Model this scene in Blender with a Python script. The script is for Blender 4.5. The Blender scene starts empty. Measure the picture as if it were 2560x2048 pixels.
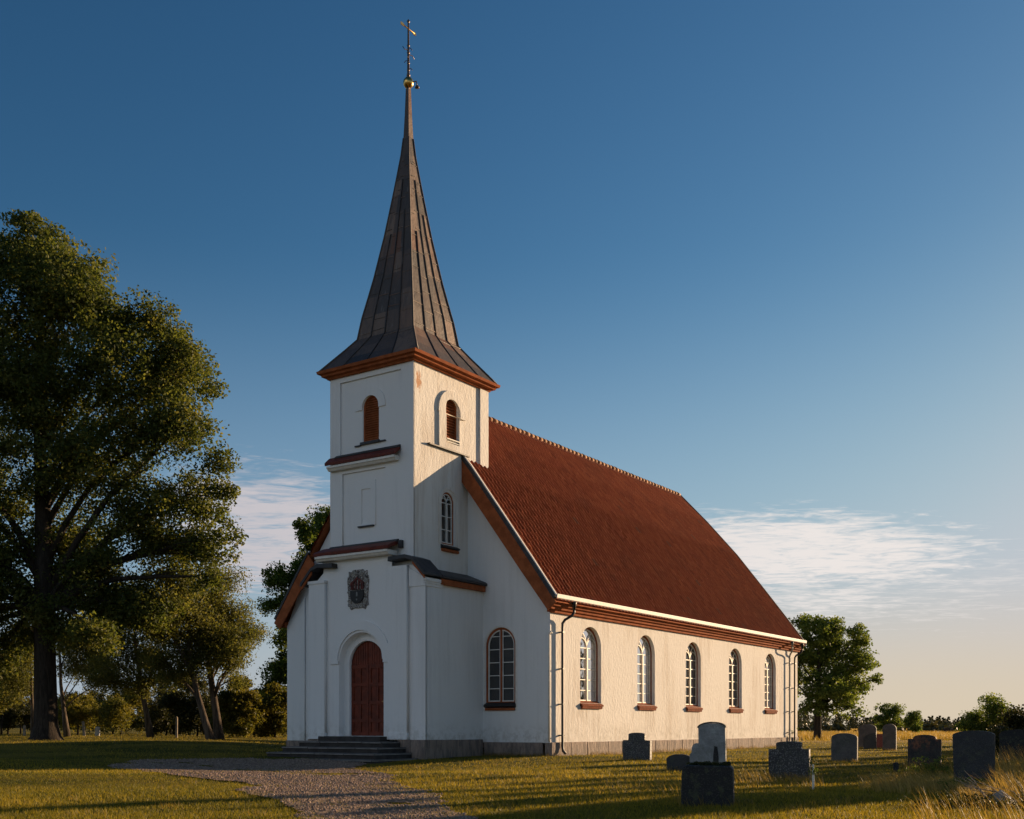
import bpy, bmesh, math, random
import numpy as np
from mathutils import Vector, Matrix
from mathutils.geometry import tessellate_polygon

S = bpy.context.scene
COL = S.collection
RAD = math.radians
rng = np.random.default_rng(7)
random.seed(7)

# ------------------------------------------------------------------ camera
FPX, CX, HY, EYE = 2745.0, 1280.0, 1817.0, 1.093      # photo pixels (2560 x 2048)
cam = bpy.data.cameras.new("camera")
cam_o = bpy.data.objects.new("camera", cam)
COL.objects.link(cam_o)
cam_o.location = (0, 0, EYE)
cam_o.rotation_euler = (RAD(90), 0, 0)
cam.sensor_fit = 'HORIZONTAL'
cam.sensor_width = 36.0
cam.lens = 36.0 * FPX / 2560.0
cam.shift_y = (HY - 1024.0) / 2560.0
cam.clip_start, cam.clip_end = 0.1, 6000
S.camera = cam_o

# ------------------------------------------------------------------ church frame
TH = RAD(34.3)
AX, AY = (1376 - CX) / FPX * 40.0, 40.0               # nearest corner of the nave on the ground
EX = np.array([math.cos(TH), -math.sin(TH)]); EY = np.array([math.sin(TH), math.cos(TH)])

# ------------------------------------------------------------------ sun, sky, exposure
SUN_LOCAL = (1.0, 3.0, 0.558)
sd = Vector((SUN_LOCAL[0] * EX[0] + SUN_LOCAL[1] * EY[0], SUN_LOCAL[0] * EX[1] + SUN_LOCAL[1] * EY[1], SUN_LOCAL[2])).normalized()
sun = bpy.data.lights.new("sun", 'SUN')
sun.energy = 5.0
sun.angle = RAD(0.5)
sun.color = (1.0, 0.70, 0.42)
sun_o = bpy.data.objects.new("sun", sun)
COL.objects.link(sun_o)
sun_o.location = sd * 100
sun_o.rotation_euler = sd.to_track_quat('Z', 'Y').to_euler()
S.view_settings.view_transform = 'Standard'
S.view_settings.look = 'None'
S.view_settings.exposure = 0.9
S.view_settings.gamma = 1.0

world = bpy.data.worlds.new("World")
S.world = world
world.use_nodes = True


class NT:
    """small helper round a node tree"""
    def __init__(self, tree):
        self.t = tree; self.n = tree.nodes; self.l = tree.links
    def node(self, kind, **kw):
        nd = self.n.new(kind)
        for k, v in kw.items():
            if k == 'ins':
                for a, b in v.items():
                    self.put(nd.inputs[a], b)
            else:
                setattr(nd, k, v)
        return nd
    def put(self, sock, v):
        if hasattr(v, 'is_linked') or hasattr(v, 'links'):
            self.l.new(v, sock)
        else:
            sock.default_value = v
    def math(self, op, a, b=None, clamp=False):
        m = self.node('ShaderNodeMath', operation=op, use_clamp=clamp)
        self.put(m.inputs[0], a)
        if b is not None: self.put(m.inputs[1], b)
        return m.outputs[0]
    def sstep(self, x, a, b, lo=0.0, hi=1.0):
        m = self.node('ShaderNodeMapRange', interpolation_type='SMOOTHSTEP')
        self.put(m.inputs[0], x); m.inputs[1].default_value = a; m.inputs[2].default_value = b
        m.inputs[3].default_value = lo; m.inputs[4].default_value = hi
        return m.outputs[0]
    def noise(self, vec, scale, detail=3.0, rough=0.5, dist=0.0):
        m = self.node('ShaderNodeTexNoise')
        if vec is not None: self.l.new(vec, m.inputs['Vector'])
        m.inputs['Scale'].default_value = scale; m.inputs['Detail'].default_value = detail
        m.inputs['Roughness'].default_value = rough; m.inputs['Distortion'].default_value = dist
        return m.outputs['Fac']
    def mix(self, fac, a, b, mode='MIX'):
        m = self.node('ShaderNodeMix', data_type='RGBA', blend_type=mode)
        self.put(m.inputs[0], fac)
        self.put(m.inputs[6], a if not isinstance(a, tuple) else (*a[:3], 1)); self.put(m.inputs[7], b if not isinstance(b, tuple) else (*b[:3], 1))
        return m.outputs[2]
    def mapping(self, vec, scale=(1, 1, 1), loc=(0, 0, 0)):
        m = self.node('ShaderNodeMapping')
        self.l.new(vec, m.inputs[0]); m.inputs[1].default_value = loc; m.inputs[3].default_value = scale
        return m.outputs[0]
    def ramp(self, fac, stops):
        r = self.node('ShaderNodeValToRGB')
        self.l.new(fac, r.inputs[0])
        e = r.color_ramp.elements
        while len(e) < len(stops): e.new(0.5)
        for i, (p, c) in enumerate(stops):
            e[i].position = p; e[i].color = (*c, 1) if len(c) == 3 else c
        return r.outputs[0]


def build_world():
    w = NT(world.node_tree)
    for nd in list(w.n): w.n.remove(nd)
    out = w.node('ShaderNodeOutputWorld')
    bg = w.node('ShaderNodeBackground')
    w.l.new(bg.outputs[0], out.inputs[0])
    sky = w.node('ShaderNodeTexSky', sky_type='NISHITA')
    sky.sun_disc = False
    sky.sun_elevation = math.asin(sd.z)
    sky.sun_rotation = math.atan2(sd.x, sd.y)
    sky.altitude = 50; sky.air_density = 1.0; sky.dust_density = 0.5; sky.ozone_density = 1.8
    STR = 0.07
    KN = STR * 2 ** S.view_settings.exposure
    tc = w.node('ShaderNodeTexCoord')
    sep = w.node('ShaderNodeSeparateXYZ')
    w.l.new(tc.outputs['Generated'], sep.inputs[0])
    x, y, z = sep.outputs
    az = w.math('ARCTAN2', x, y)
    el = w.math('ARCSINE', z)
    # colour response of the air: deeper blue overhead, soft roll-off towards the sun
    sc = w.node('ShaderNodeSeparateColor'); w.l.new(sky.outputs[0], sc.inputs[0])
    ch = []
    for o_, a, p, mx in ((sc.outputs[0], 1.26, 1.68, 0.80), (sc.outputs[1], 1.06, 1.38, 0.70), (sc.outputs[2], 1.12, 1.32, 0.68)):
        c = w.math('MULTIPLY', w.math('POWER', w.math('MULTIPLY', o_, KN), p), a)
        q = w.math('POWER', w.math('DIVIDE', c, mx), 3.0)
        ch.append(w.math('DIVIDE', c, w.math('POWER', w.math('ADD', q, 1.0), 1 / 3)))
    cc = w.node('ShaderNodeCombineColor')
    for i_ in range(3): w.put(cc.inputs[i_], ch[i_])
    skyc = cc.outputs[0]
    # warm and pale air low on the horizon
    side = w.sstep(az, -0.45, 0.40)
    mid = w.mix(side, (0.30, 0.41, 0.56), (0.43, 0.52, 0.61))
    skyc = w.mix(w.sstep(el, 0.42, 0.05, 0.0, 0.62), skyc, mid)
    low = w.mix(side, (0.38, 0.45, 0.52), (0.70, 0.585, 0.435))
    skyc = w.mix(w.sstep(el, 0.15, 0.005, 0.0, 0.92), skyc, low)
    zc = w.math('MAXIMUM', z, 0.02)
    px = w.math('DIVIDE', x, zc); py = w.math('DIVIDE', y, zc)
    cmb = w.node('ShaderNodeCombineXYZ'); w.put(cmb.inputs[0], px); w.put(cmb.inputs[1], py)
    # cloud layer: altocumulus on a plane high above, in a few banks, plus an unseen one added for fill
    def bank(a0, e0, ra, re, tilt=0.0):
        da = w.math('DIVIDE', w.math('SUBTRACT', az, a0), ra)
        de = w.math('DIVIDE', w.math('SUBTRACT', w.math('SUBTRACT', el, e0), w.math('MULTIPLY', w.math('SUBTRACT', az, a0), tilt)), re)
        return w.math('SQRT', w.math('ADD', w.math('MULTIPLY', da, da), w.math('MULTIPLY', de, de)))
    rot = w.node('ShaderNodeMapping'); w.l.new(cmb.outputs[0], rot.inputs[0])
    rot.inputs[2].default_value = (0, 0, RAD(-14)); rot.inputs[3].default_value = (2.3, 3.1, 1)
    ripple = w.noise(rot.outputs[0], 1.5, 4.0, 0.62, 0.8)
    fine = w.noise(rot.outputs[0], 5.0, 3.0, 0.6, 0.4)
    big = w.noise(cmb.outputs[0], 0.8, 4.0, 0.6, 0.5)
    n = w.math('ADD', w.math('ADD', w.math('MULTIPLY', ripple, 0.55), w.math('MULTIPLY', big, 0.25)), w.math('MULTIPLY', fine, 0.20))
    def cloud(b, gain, core=0.09, edge=1.25):
        m = w.sstep(b, 0.2, edge, core, -0.20)
        return w.sstep(w.math('ADD', n, m), 0.44, 0.67, 0.0, gain)
    c1 = cloud(bank(0.255, 0.152, 0.20, 0.052, -0.06), 0.95, 0.15)
    c1b = cloud(bank(0.23, 0.112, 0.21, 0.040, 0.0), 0.8, 0.07)
    c2 = cloud(bank(-0.225, 0.170, 0.13, 0.085, -0.05), 0.9, 0.13)
    c3 = cloud(bank(0.36, 0.12, 0.16, 0.06, 0.0), 0.5, 0.0)
    fill_bank = cloud(bank(-2.30, 0.40, 1.05, 0.36, 0.0), 0.9, 0.10, 1.15)  # unseen bank behind the camera, added to brighten the shaded walls
    c = w.math('MAXIMUM', w.math('MAXIMUM', w.math('MAXIMUM', c1, c1b), w.math('MAXIMUM', c2, c3)), fill_bank)
    warm = w.sstep(az, -0.25, 0.30)
    ccol = w.mix(warm, (0.60, 0.555, 0.575), (0.86, 0.80, 0.765))
    ccol = w.mix(w.sstep(az, -0.9, -1.4), ccol, (1.22, 1.14, 1.12))  # added bank made extra bright to serve as fill light
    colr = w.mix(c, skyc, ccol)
    vm = w.node('ShaderNodeVectorMath', operation='SCALE')
    w.l.new(colr, vm.inputs[0]); vm.inputs['Scale'].default_value = 1.0 / KN
    w.l.new(vm.outputs[0], bg.inputs[0])
    bg.inputs[1].default_value = STR
build_world()


# ------------------------------------------------------------------ mesh helpers
def S01(t):
    t = np.clip(t, 0, 1)
    return t * t * (3 - 2 * t)


def terr(x, y):
    x = np.asarray(x, float); y = np.asarray(y, float)
    z = 0.42 * S01((-x - 6) / 12) * S01((y - 38) / 14)
    z = z - 0.32 * np.exp(-(((x + 6) / 6.0) ** 2 + ((y - 33) / 4.5) ** 2))
    d = np.hypot(x, y)
    z = z + (0.022 * np.sin(x * 0.61 + 1.3 * np.sin(y * 0.31)) + 0.02 * np.sin(y * 0.83 + 0.7 * np.sin(x * 0.5))) * S01((d - 5) / 6) * S01((160 - d) / 60)
    return z


def tz(x, y): return float(terr(x, y))


def gpt(px, py, z=None):
    """ground point seen at a photo pixel"""
    zz = 0.0 if z is None else z
    for _ in range(12):
        d = (EYE - zz) * FPX / (py - HY); x = (px - CX) / FPX * d
        if z is not None: break
        zz = 0.5 * zz + 0.5 * tz(x, d)
    return x, d


def atd(px, d): return (px - CX) / FPX * d, d


def mesh_np(name, V, F, mats, parent=None, tint=None, smooth=False, matidx=None):
    """V (n,3); F (m,k) with the same k for all faces"""
    V = np.asarray(V, np.float32); F = np.asarray(F, np.int32)
    me = bpy.data.meshes.new(name)
    m, k = F.shape
    me.vertices.add(len(V)); me.vertices.foreach_set('co', V.ravel())
    me.loops.add(m * k); me.loops.foreach_set('vertex_index', F.ravel())
    me.polygons.add(m)
    me.polygons.foreach_set('loop_start', np.arange(0, m * k, k, dtype=np.int32))
    if smooth: me.polygons.foreach_set('use_smooth', np.ones(m, dtype=bool))
    if matidx is not None: me.polygons.foreach_set('material_index', np.asarray(matidx, np.int32))
    me.update(calc_edges=True)
    if tint is not None:
        a = me.attributes.new('tint', 'FLOAT', 'FACE')
        a.data.foreach_set('value', np.asarray(tint, np.float32))
    for mm in (mats if isinstance(mats, (list, tuple)) else [mats]): me.materials.append(mm)
    o = bpy.data.objects.new(name, me)
    COL.objects.link(o)
    if parent is not None: o.parent = parent
    return o


class MB:
    """collects shapes into one mesh; faces carry a material slot and a tint"""
    def __init__(self):
        self.v = []; self.f = []; self.m = []; self.t = []; self.s = []
        self.X = None; self.mi = 0; self.smooth = False
    def tr(self, X): self.X = X; return self
    def vert(self, p):
        if self.X is not None:
            q = self.X @ Vector(p); p = (q.x, q.y, q.z)
        self.v.append(tuple(p)); return len(self.v) - 1
    def face(self, idx, t=0.5, sm=None):
        self.f.append(tuple(idx)); self.m.append(self.mi); self.t.append(t)
        self.s.append(self.smooth if sm is None else sm)
    def quad(self, a, b, c, d, t=0.5):
        self.face([self.vert(p) for p in (a, b, c, d)], t)
    def box(self, x0, x1, y0, y1, z0, z1, ch=0.0, t=0.5):
        if x1 < x0: x0, x1 = x1, x0
        if y1 < y0: y0, y1 = y1, y0
        if z1 < z0: z0, z1 = z1, z0
        i = [self.vert(p) for p in ((x0, y0, z0), (x1, y0, z0), (x1, y1, z0), (x0, y1, z0),
                                    (x0, y0, z1), (x1, y0, z1), (x1, y1, z1), (x0, y1, z1))]
        for q in ((0, 3, 2, 1), (4, 5, 6, 7), (0, 1, 5, 4), (1, 2, 6, 5), (2, 3, 7, 6), (3, 0, 4, 7)):
            self.face([i[k] for k in q], t, False)
    def prism(self, pts, fn, n0, n1, t=0.5):
        """polygon pts (u,w), fn(u,w,n)->point, extruded n0..n1"""
        k = len(pts)
        a = [self.vert(fn(u, w, n0)) for u, w in pts]; b = [self.vert(fn(u, w, n1)) for u, w in pts]
        for tri in tessellate_polygon([[Vector((u, w, 0)) for u, w in pts]]):
            self.face([a[i] for i in tri], t, False); self.face([b[i] for i in reversed(tri)], t, False)
        for i in range(k):
            j = (i + 1) % k
            self.face([a[i], a[j], b[j], b[i]], t)
    def holed(self, outer, holes, fn, reveal, t=0.5):
        """face at n=0 with holes; each hole gets a reveal running to n=-reveal"""
        loops = [[Vector((u, w, 0)) for u, w in outer]] + [[Vector((u, w, 0)) for u, w in h] for h in holes]
        flat = [p for lp in loops for p in lp]
        ids = [self.vert(fn(p.x, p.y, 0)) for p in flat]
        for tri in tessellate_polygon(loops): self.face([ids[i] for i in tri], t, False)
        for h in holes:
            a = [self.vert(fn(u, w, 0)) for u, w in h]; b = [self.vert(fn(u, w, -reveal)) for u, w in h]
            for i in range(len(h)):
                j = (i + 1) % len(h)
                self.face([a[i], a[j], b[j], b[i]], t)
    def ring(self, outer, inner, fn, n0, n1, closed=True, t=0.5):
        k = len(outer)
        A = [self.vert(fn(u, w, n1)) for u, w in outer]; B = [self.vert(fn(u, w, n1)) for u, w in inner]
        A0 = [self.vert(fn(u, w, n0)) for u, w in outer]; B0 = [self.vert(fn(u, w, n0)) for u, w in inner]
        for i in range(k if closed else k - 1):
            j = (i + 1) % k
            self.face([A[i], A[j], B[j], B[i]], t, False)
            self.face([B[i], B[j], B0[j], B0[i]], t); self.face([A[j], A[i], A0[i], A0[j]], t)
        if not closed:
            self.face([A[0], B[0], B0[0], A0[0]], t, False); self.face([A[-1], A0[-1], B0[-1], B[-1]], t, False)
    def tube(self, path, rad, n=8, caps=True, t=0.5, sq=False):
        path = [Vector(p) for p in path]
        if not hasattr(rad, '__len__'): rad = [rad] * len(path)
        prev = None; rings = []
        sm0 = self.smooth
        for i, p in enumerate(path):
            d = (path[min(i + 1, len(path) - 1)] - path[max(i - 1, 0)])
            d = d.normalized() if d.length > 1e-9 else Vector((0, 0, 1))
            if prev is None:
                ref = Vector((0, 0, 1)) if abs(d.z) < 0.9 else Vector((1, 0, 0))
                a = d.cross(ref).normalized()
            else:
                a = (prev - d * prev.dot(d)); a = a.normalized() if a.length > 1e-6 else d.orthogonal().normalized()
            prev = a; b = d.cross(a)
            off = math.pi / 4 if sq else 0
            rings.append([self.vert(p + (a * math.cos(off + 2 * math.pi * k / n) + b * math.sin(off + 2 * math.pi * k / n)) * rad[i]) for k in range(n)])
        for i in range(len(rings) - 1):
            for k in range(n):
                k2 = (k + 1) % n
                self.face([rings[i][k], rings[i][k2], rings[i + 1][k2], rings[i + 1][k]], t, not sq)
        if caps:
            self.face(rings[0][::-1], t, False); self.face(rings[-1], t, False)
    def lathe(self, prof, c=(0, 0, 0), n=20, t=0.5):
        R = [[self.vert((c[0] + r * math.cos(2 * math.pi * k / n), c[1] + r * math.sin(2 * math.pi * k / n), c[2] + z)) for k in range(n)] for r, z in prof]
        for i in range(len(R) - 1):
            for k in range(n):
                k2 = (k + 1) % n
                self.face([R[i][k], R[i][k2], R[i + 1][k2], R[i + 1][k]], t, True)
        self.face(R[0][::-1], t, False); self.face(R[-1], t, False)
    def build(self, name, mats, parent=None, bevel=0.0):
        me = bpy.data.meshes.new(name)
        me.from_pydata(self.v, [], self.f)
        me.polygons.foreach_set('material_index', np.array(self.m, np.int32))
        me.polygons.foreach_set('use_smooth', np.array(self.s, bool))
        a = me.attributes.new('tint', 'FLOAT', 'FACE'); a.data.foreach_set('value', np.array(self.t, np.float32))
        bm = bmesh.new(); bm.from_mesh(me)
        bmesh.ops.remove_doubles(bm, verts=bm.verts, dist=0.0002)
        bmesh.ops.recalc_face_normals(bm, faces=bm.faces)
        if bevel > 0:
            ed = [e for e in bm.edges if len(e.link_faces) == 2 and e.calc_face_angle(0) > 0.6]
            bmesh.ops.bevel(bm, geom=ed, offset=bevel, segments=2, affect='EDGES', profile=0.5, clamp_overlap=True)
        bm.to_mesh(me); bm.free()
        for mm in (mats if isinstance(mats, (list, tuple)) else [mats]): me.materials.append(mm)
        o = bpy.data.objects.new(name, me); COL.objects.link(o)
        if parent is not None: o.parent = parent
        return o


def tag(o, label=None, cat=None, group=None, kind=None):
    if label: o['label'] = label
    if cat: o['category'] = cat
    if group: o['group'] = group
    if kind: o['kind'] = kind
    return o


def empty(name, loc, rz=0.0):
    o = bpy.data.objects.new(name, None); COL.objects.link(o)
    o.empty_display_size = 0.2
    o.location = loc; o.rotation_euler = (0, 0, rz)
    return o


# ------------------------------------------------------------------ materials
def newmat(name):
    m = bpy.data.materials.new(name); m.use_nodes = True
    t = NT(m.node_tree)
    b = t.n['Principled BSDF']
    return m, t, b


def bump(t, b, h, strength, dist):
    bp = t.node('ShaderNodeBump')
    bp.inputs['Strength'].default_value = strength; bp.inputs['Distance'].default_value = dist
    t.l.new(h, bp.inputs['Height']); t.l.new(bp.outputs[0], b.inputs['Normal'])
    return bp


def objco(t):
    return t.node('ShaderNodeTexCoord').outputs['Object']


def tintn(t):
    return t.node('ShaderNodeAttribute', attribute_name='tint').outputs['Fac']


def m_stucco(name, rough_amp, stretch, base, dark):
    m, t, b = newmat(name)
    c = objco(t)
    big = t.noise(t.mapping(c, (0.5, 0.5, 0.22)), 1.0, 6, 0.62)
    streak = t.noise(t.mapping(c, (5, 5, 0.35)), 1.0, 4, 0.6)
    f = t.sstep(t.math('ADD', t.math('MULTIPLY', big, 0.55), t.math('MULTIPLY', streak, 0.45)), 0.47, 0.66)
    col = t.mix(f, base, dark)
    # grime low on the wall
    z = t.node('ShaderNodeSeparateXYZ'); t.l.new(c, z.inputs[0])
    low = t.math('MULTIPLY', t.sstep(z.outputs[2], 1.4, 0.6), t.sstep(t.noise(c, 3.5, 5, 0.7), 0.42, 0.62))
    col = t.mix(t.math('MULTIPLY', low, 0.40), col, (0.36, 0.33, 0.27))
    t.l.new(col, b.inputs['Base Color'])
    b.inputs['Roughness'].default_value = 0.92
    b.inputs['Specular IOR Level'].default_value = 0.15
    h1 = t.noise(t.mapping(c, stretch), 1.0, 4, 0.65, 0.4)
    h2 = t.noise(c, 38.0, 3, 0.6)
    bump(t, b, t.math('ADD', h1, t.math('MULTIPLY', h2, 0.25)), 1.0, rough_amp)
    return m


def m_plain(name, col, rough=0.6, var=0.25, scale=4.0, bumpd=0.003, spec=0.3, metal=0.0, col2=None, bscale=30):
    m, t, b = newmat(name)
    c = objco(t)
    n = t.noise(c, scale, 5, 0.62)
    c2 = col2 if col2 else tuple(v * (1 - var) for v in col)
    t.l.new(t.mix(t.sstep(n, 0.36, 0.64), col, c2), b.inputs['Base Color'])
    b.inputs['Roughness'].default_value = rough
    b.inputs['Specular IOR Level'].default_value = spec
    b.inputs['Metallic'].default_value = metal
    if bumpd > 0: bump(t, b, t.noise(c, bscale, 4, 0.6), 0.8, bumpd)
    return m


M = {}
M['stucco'] = m_stucco('rough_stucco', 0.022, (9.5, 9.5, 5.0), (0.80, 0.765, 0.71), (0.66, 0.60, 0.53))
M['plaster'] = m_stucco('smooth_plaster', 0.012, (9, 9, 5), (0.79, 0.785, 0.77), (0.72, 0.715, 0.70))
M['redwood'] = m_plain('red_brown_paint', (0.37, 0.112, 0.044), 0.85, 0.3, 3.0, 0.003, 0.06)
M['door'] = m_plain('dark_red_door_paint', (0.165, 0.029, 0.010), 0.6, 0.4, 5.0, 0.003)
M['white'] = m_plain('white_paint', (0.80, 0.77, 0.71), 0.5, 0.12, 6.0, 0.002)
M['cream'] = m_plain('cream_paint', (0.80, 0.74, 0.62), 0.5, 0.15, 6.0, 0.002)
M['black'] = m_plain('black_metal', (0.020, 0.020, 0.022), 0.45, 0.3, 6.0, 0.001, 0.5)
M['grey'] = m_plain('grey_metal', (0.20, 0.20, 0.19), 0.5, 0.3, 6.0, 0.001, 0.4)
M['flash'] = m_plain('dark_roof_sheet', (0.045, 0.043, 0.046), 0.5, 0.35, 3.0, 0.006)
M['gold'] = m_plain('gilded_ball', (0.85, 0.52, 0.16), 0.28, 0.25, 8.0, 0.0, 0.5, 1.0)
M['iron'] = m_plain('weathered_iron', (0.16, 0.11, 0.075), 0.45, 0.4, 12.0, 0.002, 0.5, 0.6)
M['ridge'] = m_plain('ridge_tile_mortar', (0.42, 0.20, 0.085), 0.8, 0.4, 2.5, 0.01)
M['sillred'] = m_plain('red_tile_sill', (0.27, 0.080, 0.038), 0.85, 0.45, 9.0, 0.012, 0.08)
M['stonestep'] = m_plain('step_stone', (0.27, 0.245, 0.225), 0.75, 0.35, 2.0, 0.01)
M['riser_shade'] = m_plain('shade_toned_step_riser', (0.055, 0.048, 0.044), 0.85, 0.4, 2.5, 0.012)  # risers darker than treads: shade put into the step colour
M['wood'] = m_plain('weathered_wood', (0.30, 0.25, 0.19), 0.85, 0.4, 5.0, 0.006)
M['palestone'] = m_plain('pale_marker_stone', (0.46, 0.44, 0.40), 0.85, 0.35, 5.0, 0.01)
M['redstone'] = m_plain('red_granite', (0.30, 0.085, 0.06), 0.6, 0.4, 20.0, 0.004)


def m_glass(name, fac):
    m, t, b = newmat(name)
    c = objco(t)
    n = t.noise(t.mapping(c, (1.1, 1.1, 0.9)), 1.4, 2, 0.5)
    t.l.new(t.mix(t.sstep(n, 0.4, 0.62), (0.010, 0.010, 0.010), (0.035, 0.030, 0.026)), b.inputs['Base Color'])
    b.inputs['Roughness'].default_value = 0.05
    b.inputs['IOR'].default_value = 1.6
    bp = bump(t, b, t.noise(c, 2.6, 2, 0.5), 0.25, 0.010)
    g = t.node('ShaderNodeBsdfGlossy'); g.inputs['Roughness'].default_value = 0.03
    g.inputs['Color'].default_value = (0.9, 0.93, 1.0, 1)
    t.l.new(bp.outputs[0], g.inputs['Normal'])
    mx = t.node('ShaderNodeMixShader'); mx.inputs[0].default_value = fac
    t.l.new(b.outputs[0], mx.inputs[1]); t.l.new(g.outputs[0], mx.inputs[2])
    t.l.new(mx.outputs[0], t.n['Material Output'].inputs[0])
    return m
M['glass'] = m_glass('old_window_glass', 0.06)
M['glass_b'] = m_glass('reflecting_window_glass', 0.80)


def m_tile():
    m, t, b = newmat('clay_pantiles')
    c = objco(t)
    tn = tintn(t)
    col = t.ramp(tn, [(0.0, (0.29, 0.058, 0.028)), (0.45, (0.43, 0.088, 0.036)), (0.85, (0.53, 0.128, 0.050)), (1.0, (0.28, 0.10, 0.060))])
    big = t.noise(t.mapping(c, (0.35, 0.35, 0.35)), 1.0, 6, 0.65)
    col = t.mix(t.sstep(big, 0.48, 0.70, 0.0, 0.25), col, (0.22, 0.065, 0.036))
    lich = t.sstep(t.noise(c, 7.0, 5, 0.7), 0.62, 0.74, 0.0, 0.4)
    col = t.mix(lich, col, (0.26, 0.17, 0.10))
    t.l.new(col, b.inputs['Base Color'])
    b.inputs['Roughness'].default_value = 0.7
    b.inputs['Specular IOR Level'].default_value = 0.22
    bump(t, b, t.noise(c, 22, 4, 0.6), 0.7, 0.008)
    return m
M['tile'] = m_tile()


def m_spire():
    m, t, b = newmat('aged_copper_sheet')
    c = objco(t)
    tn = tintn(t)
    col = t.ramp(tn, [(0.0, (0.040, 0.034, 0.032)), (0.10, (0.062, 0.050, 0.044)), (0.5, (0.095, 0.066, 0.052)), (0.8, (0.19, 0.128, 0.092)), (1.0, (0.14, 0.062, 0.034))])
    st = t.noise(t.mapping(c, (5.0, 5.0, 0.5)), 1.0, 6, 0.7, 0.6)
    col = t.mix(t.sstep(st, 0.48, 0.66, 0.0, 0.55), col, (0.042, 0.038, 0.040))
    rust = t.sstep(t.noise(t.mapping(c, (1.2, 1.2, 0.45)), 1.0, 5, 0.7), 0.54, 0.70, 0.0, 0.6)
    col = t.mix(rust, col, (0.15, 0.066, 0.036))
    pale = t.sstep(t.noise(t.mapping(c, (9, 9, 0.8)), 1.0, 4, 0.6), 0.60, 0.72, 0.0, 0.5)
    col = t.mix(pale, col, (0.21, 0.19, 0.17))
    t.l.new(col, b.inputs['Base Color'])
    b.inputs['Roughness'].default_value = 0.55
    b.inputs['Metallic'].default_value = 0.1
    b.inputs['Specular IOR Level'].default_value = 0.4
    bump(t, b, t.math('ADD', t.noise(c, 3.0, 4, 0.6), t.math('MULTIPLY', t.noise(c, 30, 3, 0.6), 0.2)), 0.8, 0.03)
    return m
M['spire'] = m_spire()


def m_plinth():
    m, t, b = newmat('granite_plinth')
    c = objco(t)
    n = t.noise(t.mapping(c, (7, 7, 1.6)), 1.0, 6, 0.7, 0.5)
    sp = t.noise(c, 55, 3, 0.6)
    col = t.mix(t.sstep(n, 0.35, 0.65), (0.34, 0.26, 0.21), (0.16, 0.13, 0.115))
    col = t.mix(t.sstep(sp, 0.55, 0.68, 0.0, 0.5), col, (0.42, 0.36, 0.30))
    t.l.new(col, b.inputs['Base Color'])
    b.inputs['Roughness'].default_value = 0.85
    bump(t, b, t.math('ADD', n, t.math('MULTIPLY', sp, 0.2)), 1.0, 0.09)
    return m
M['plinth'] = m_plinth()


def m_stone(name, a, bcol, rough, spk=60, spkc=(0.30, 0.29, 0.27), spka=0.6, moss=0.3, rust=0.0):
    m, t, b = newmat(name)
    c = objco(t)
    n = t.noise(c, 3.5, 6, 0.68)
    s = t.noise(c, spk, 2, 0.5)
    col = t.mix(t.sstep(n, 0.36, 0.64), a, bcol)
    col = t.mix(t.sstep(s, 0.54, 0.66, 0.0, spka), col, spkc)
    z = t.node('ShaderNodeSeparateXYZ'); t.l.new(c, z.inputs[0])
    if moss:
        col = t.mix(t.math('MULTIPLY', t.sstep(t.noise(c, 9, 5, 0.7), 0.50, 0.66), moss), col, (0.09, 0.10, 0.045))
    if rust:
        col = t.mix(t.math('MULTIPLY', t.sstep(t.noise(t.mapping(c, (8, 8, 5)), 1.0, 6, 0.75), 0.45, 0.66), t.sstep(z.outputs[2], 0.35, 0.62, 0.0, rust)), col, (0.30, 0.10, 0.04))
    t.l.new(col, b.inputs['Base Color'])
    b.inputs['Roughness'].default_value = rough
    bump(t, b, t.math('ADD', t.noise(c, 16, 5, 0.7), t.math('MULTIPLY', s, 0.35)), 0.9, 0.02)
    return m
M['g_dark'] = m_stone('dark_granite', (0.030, 0.031, 0.034), (0.018, 0.019, 0.021), 0.6, 60, (0.10, 0.10, 0.10), 0.35)
M['g_speck'] = m_stone('speckled_granite', (0.035, 0.035, 0.036), (0.022, 0.022, 0.024), 0.55, 42, (0.24, 0.23, 0.22), 0.75)
M['g_grey'] = m_stone('grey_granite', (0.115, 0.100, 0.090), (0.070, 0.062, 0.057), 0.75, 60, (0.2, 0.18, 0.16), 0.4)
M['g_pale'] = m_stone('pale_weathered_stone', (0.36, 0.37, 0.37), (0.22, 0.225, 0.225), 0.8, 40, (0.2, 0.2, 0.19), 0.5, 0.25)
M['g_black'] = m_stone('black_mossy_stone', (0.014, 0.014, 0.014), (0.008, 0.008, 0.009), 0.7, 50, (0.09, 0.085, 0.08), 0.5, 0.5)
M['g_rust'] = m_stone('rust_stained_stone', (0.040, 0.032, 0.028), (0.018, 0.015, 0.014), 0.7, 50, (0.12, 0.09, 0.07), 0.4, 0.3, 0.9)


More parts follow.
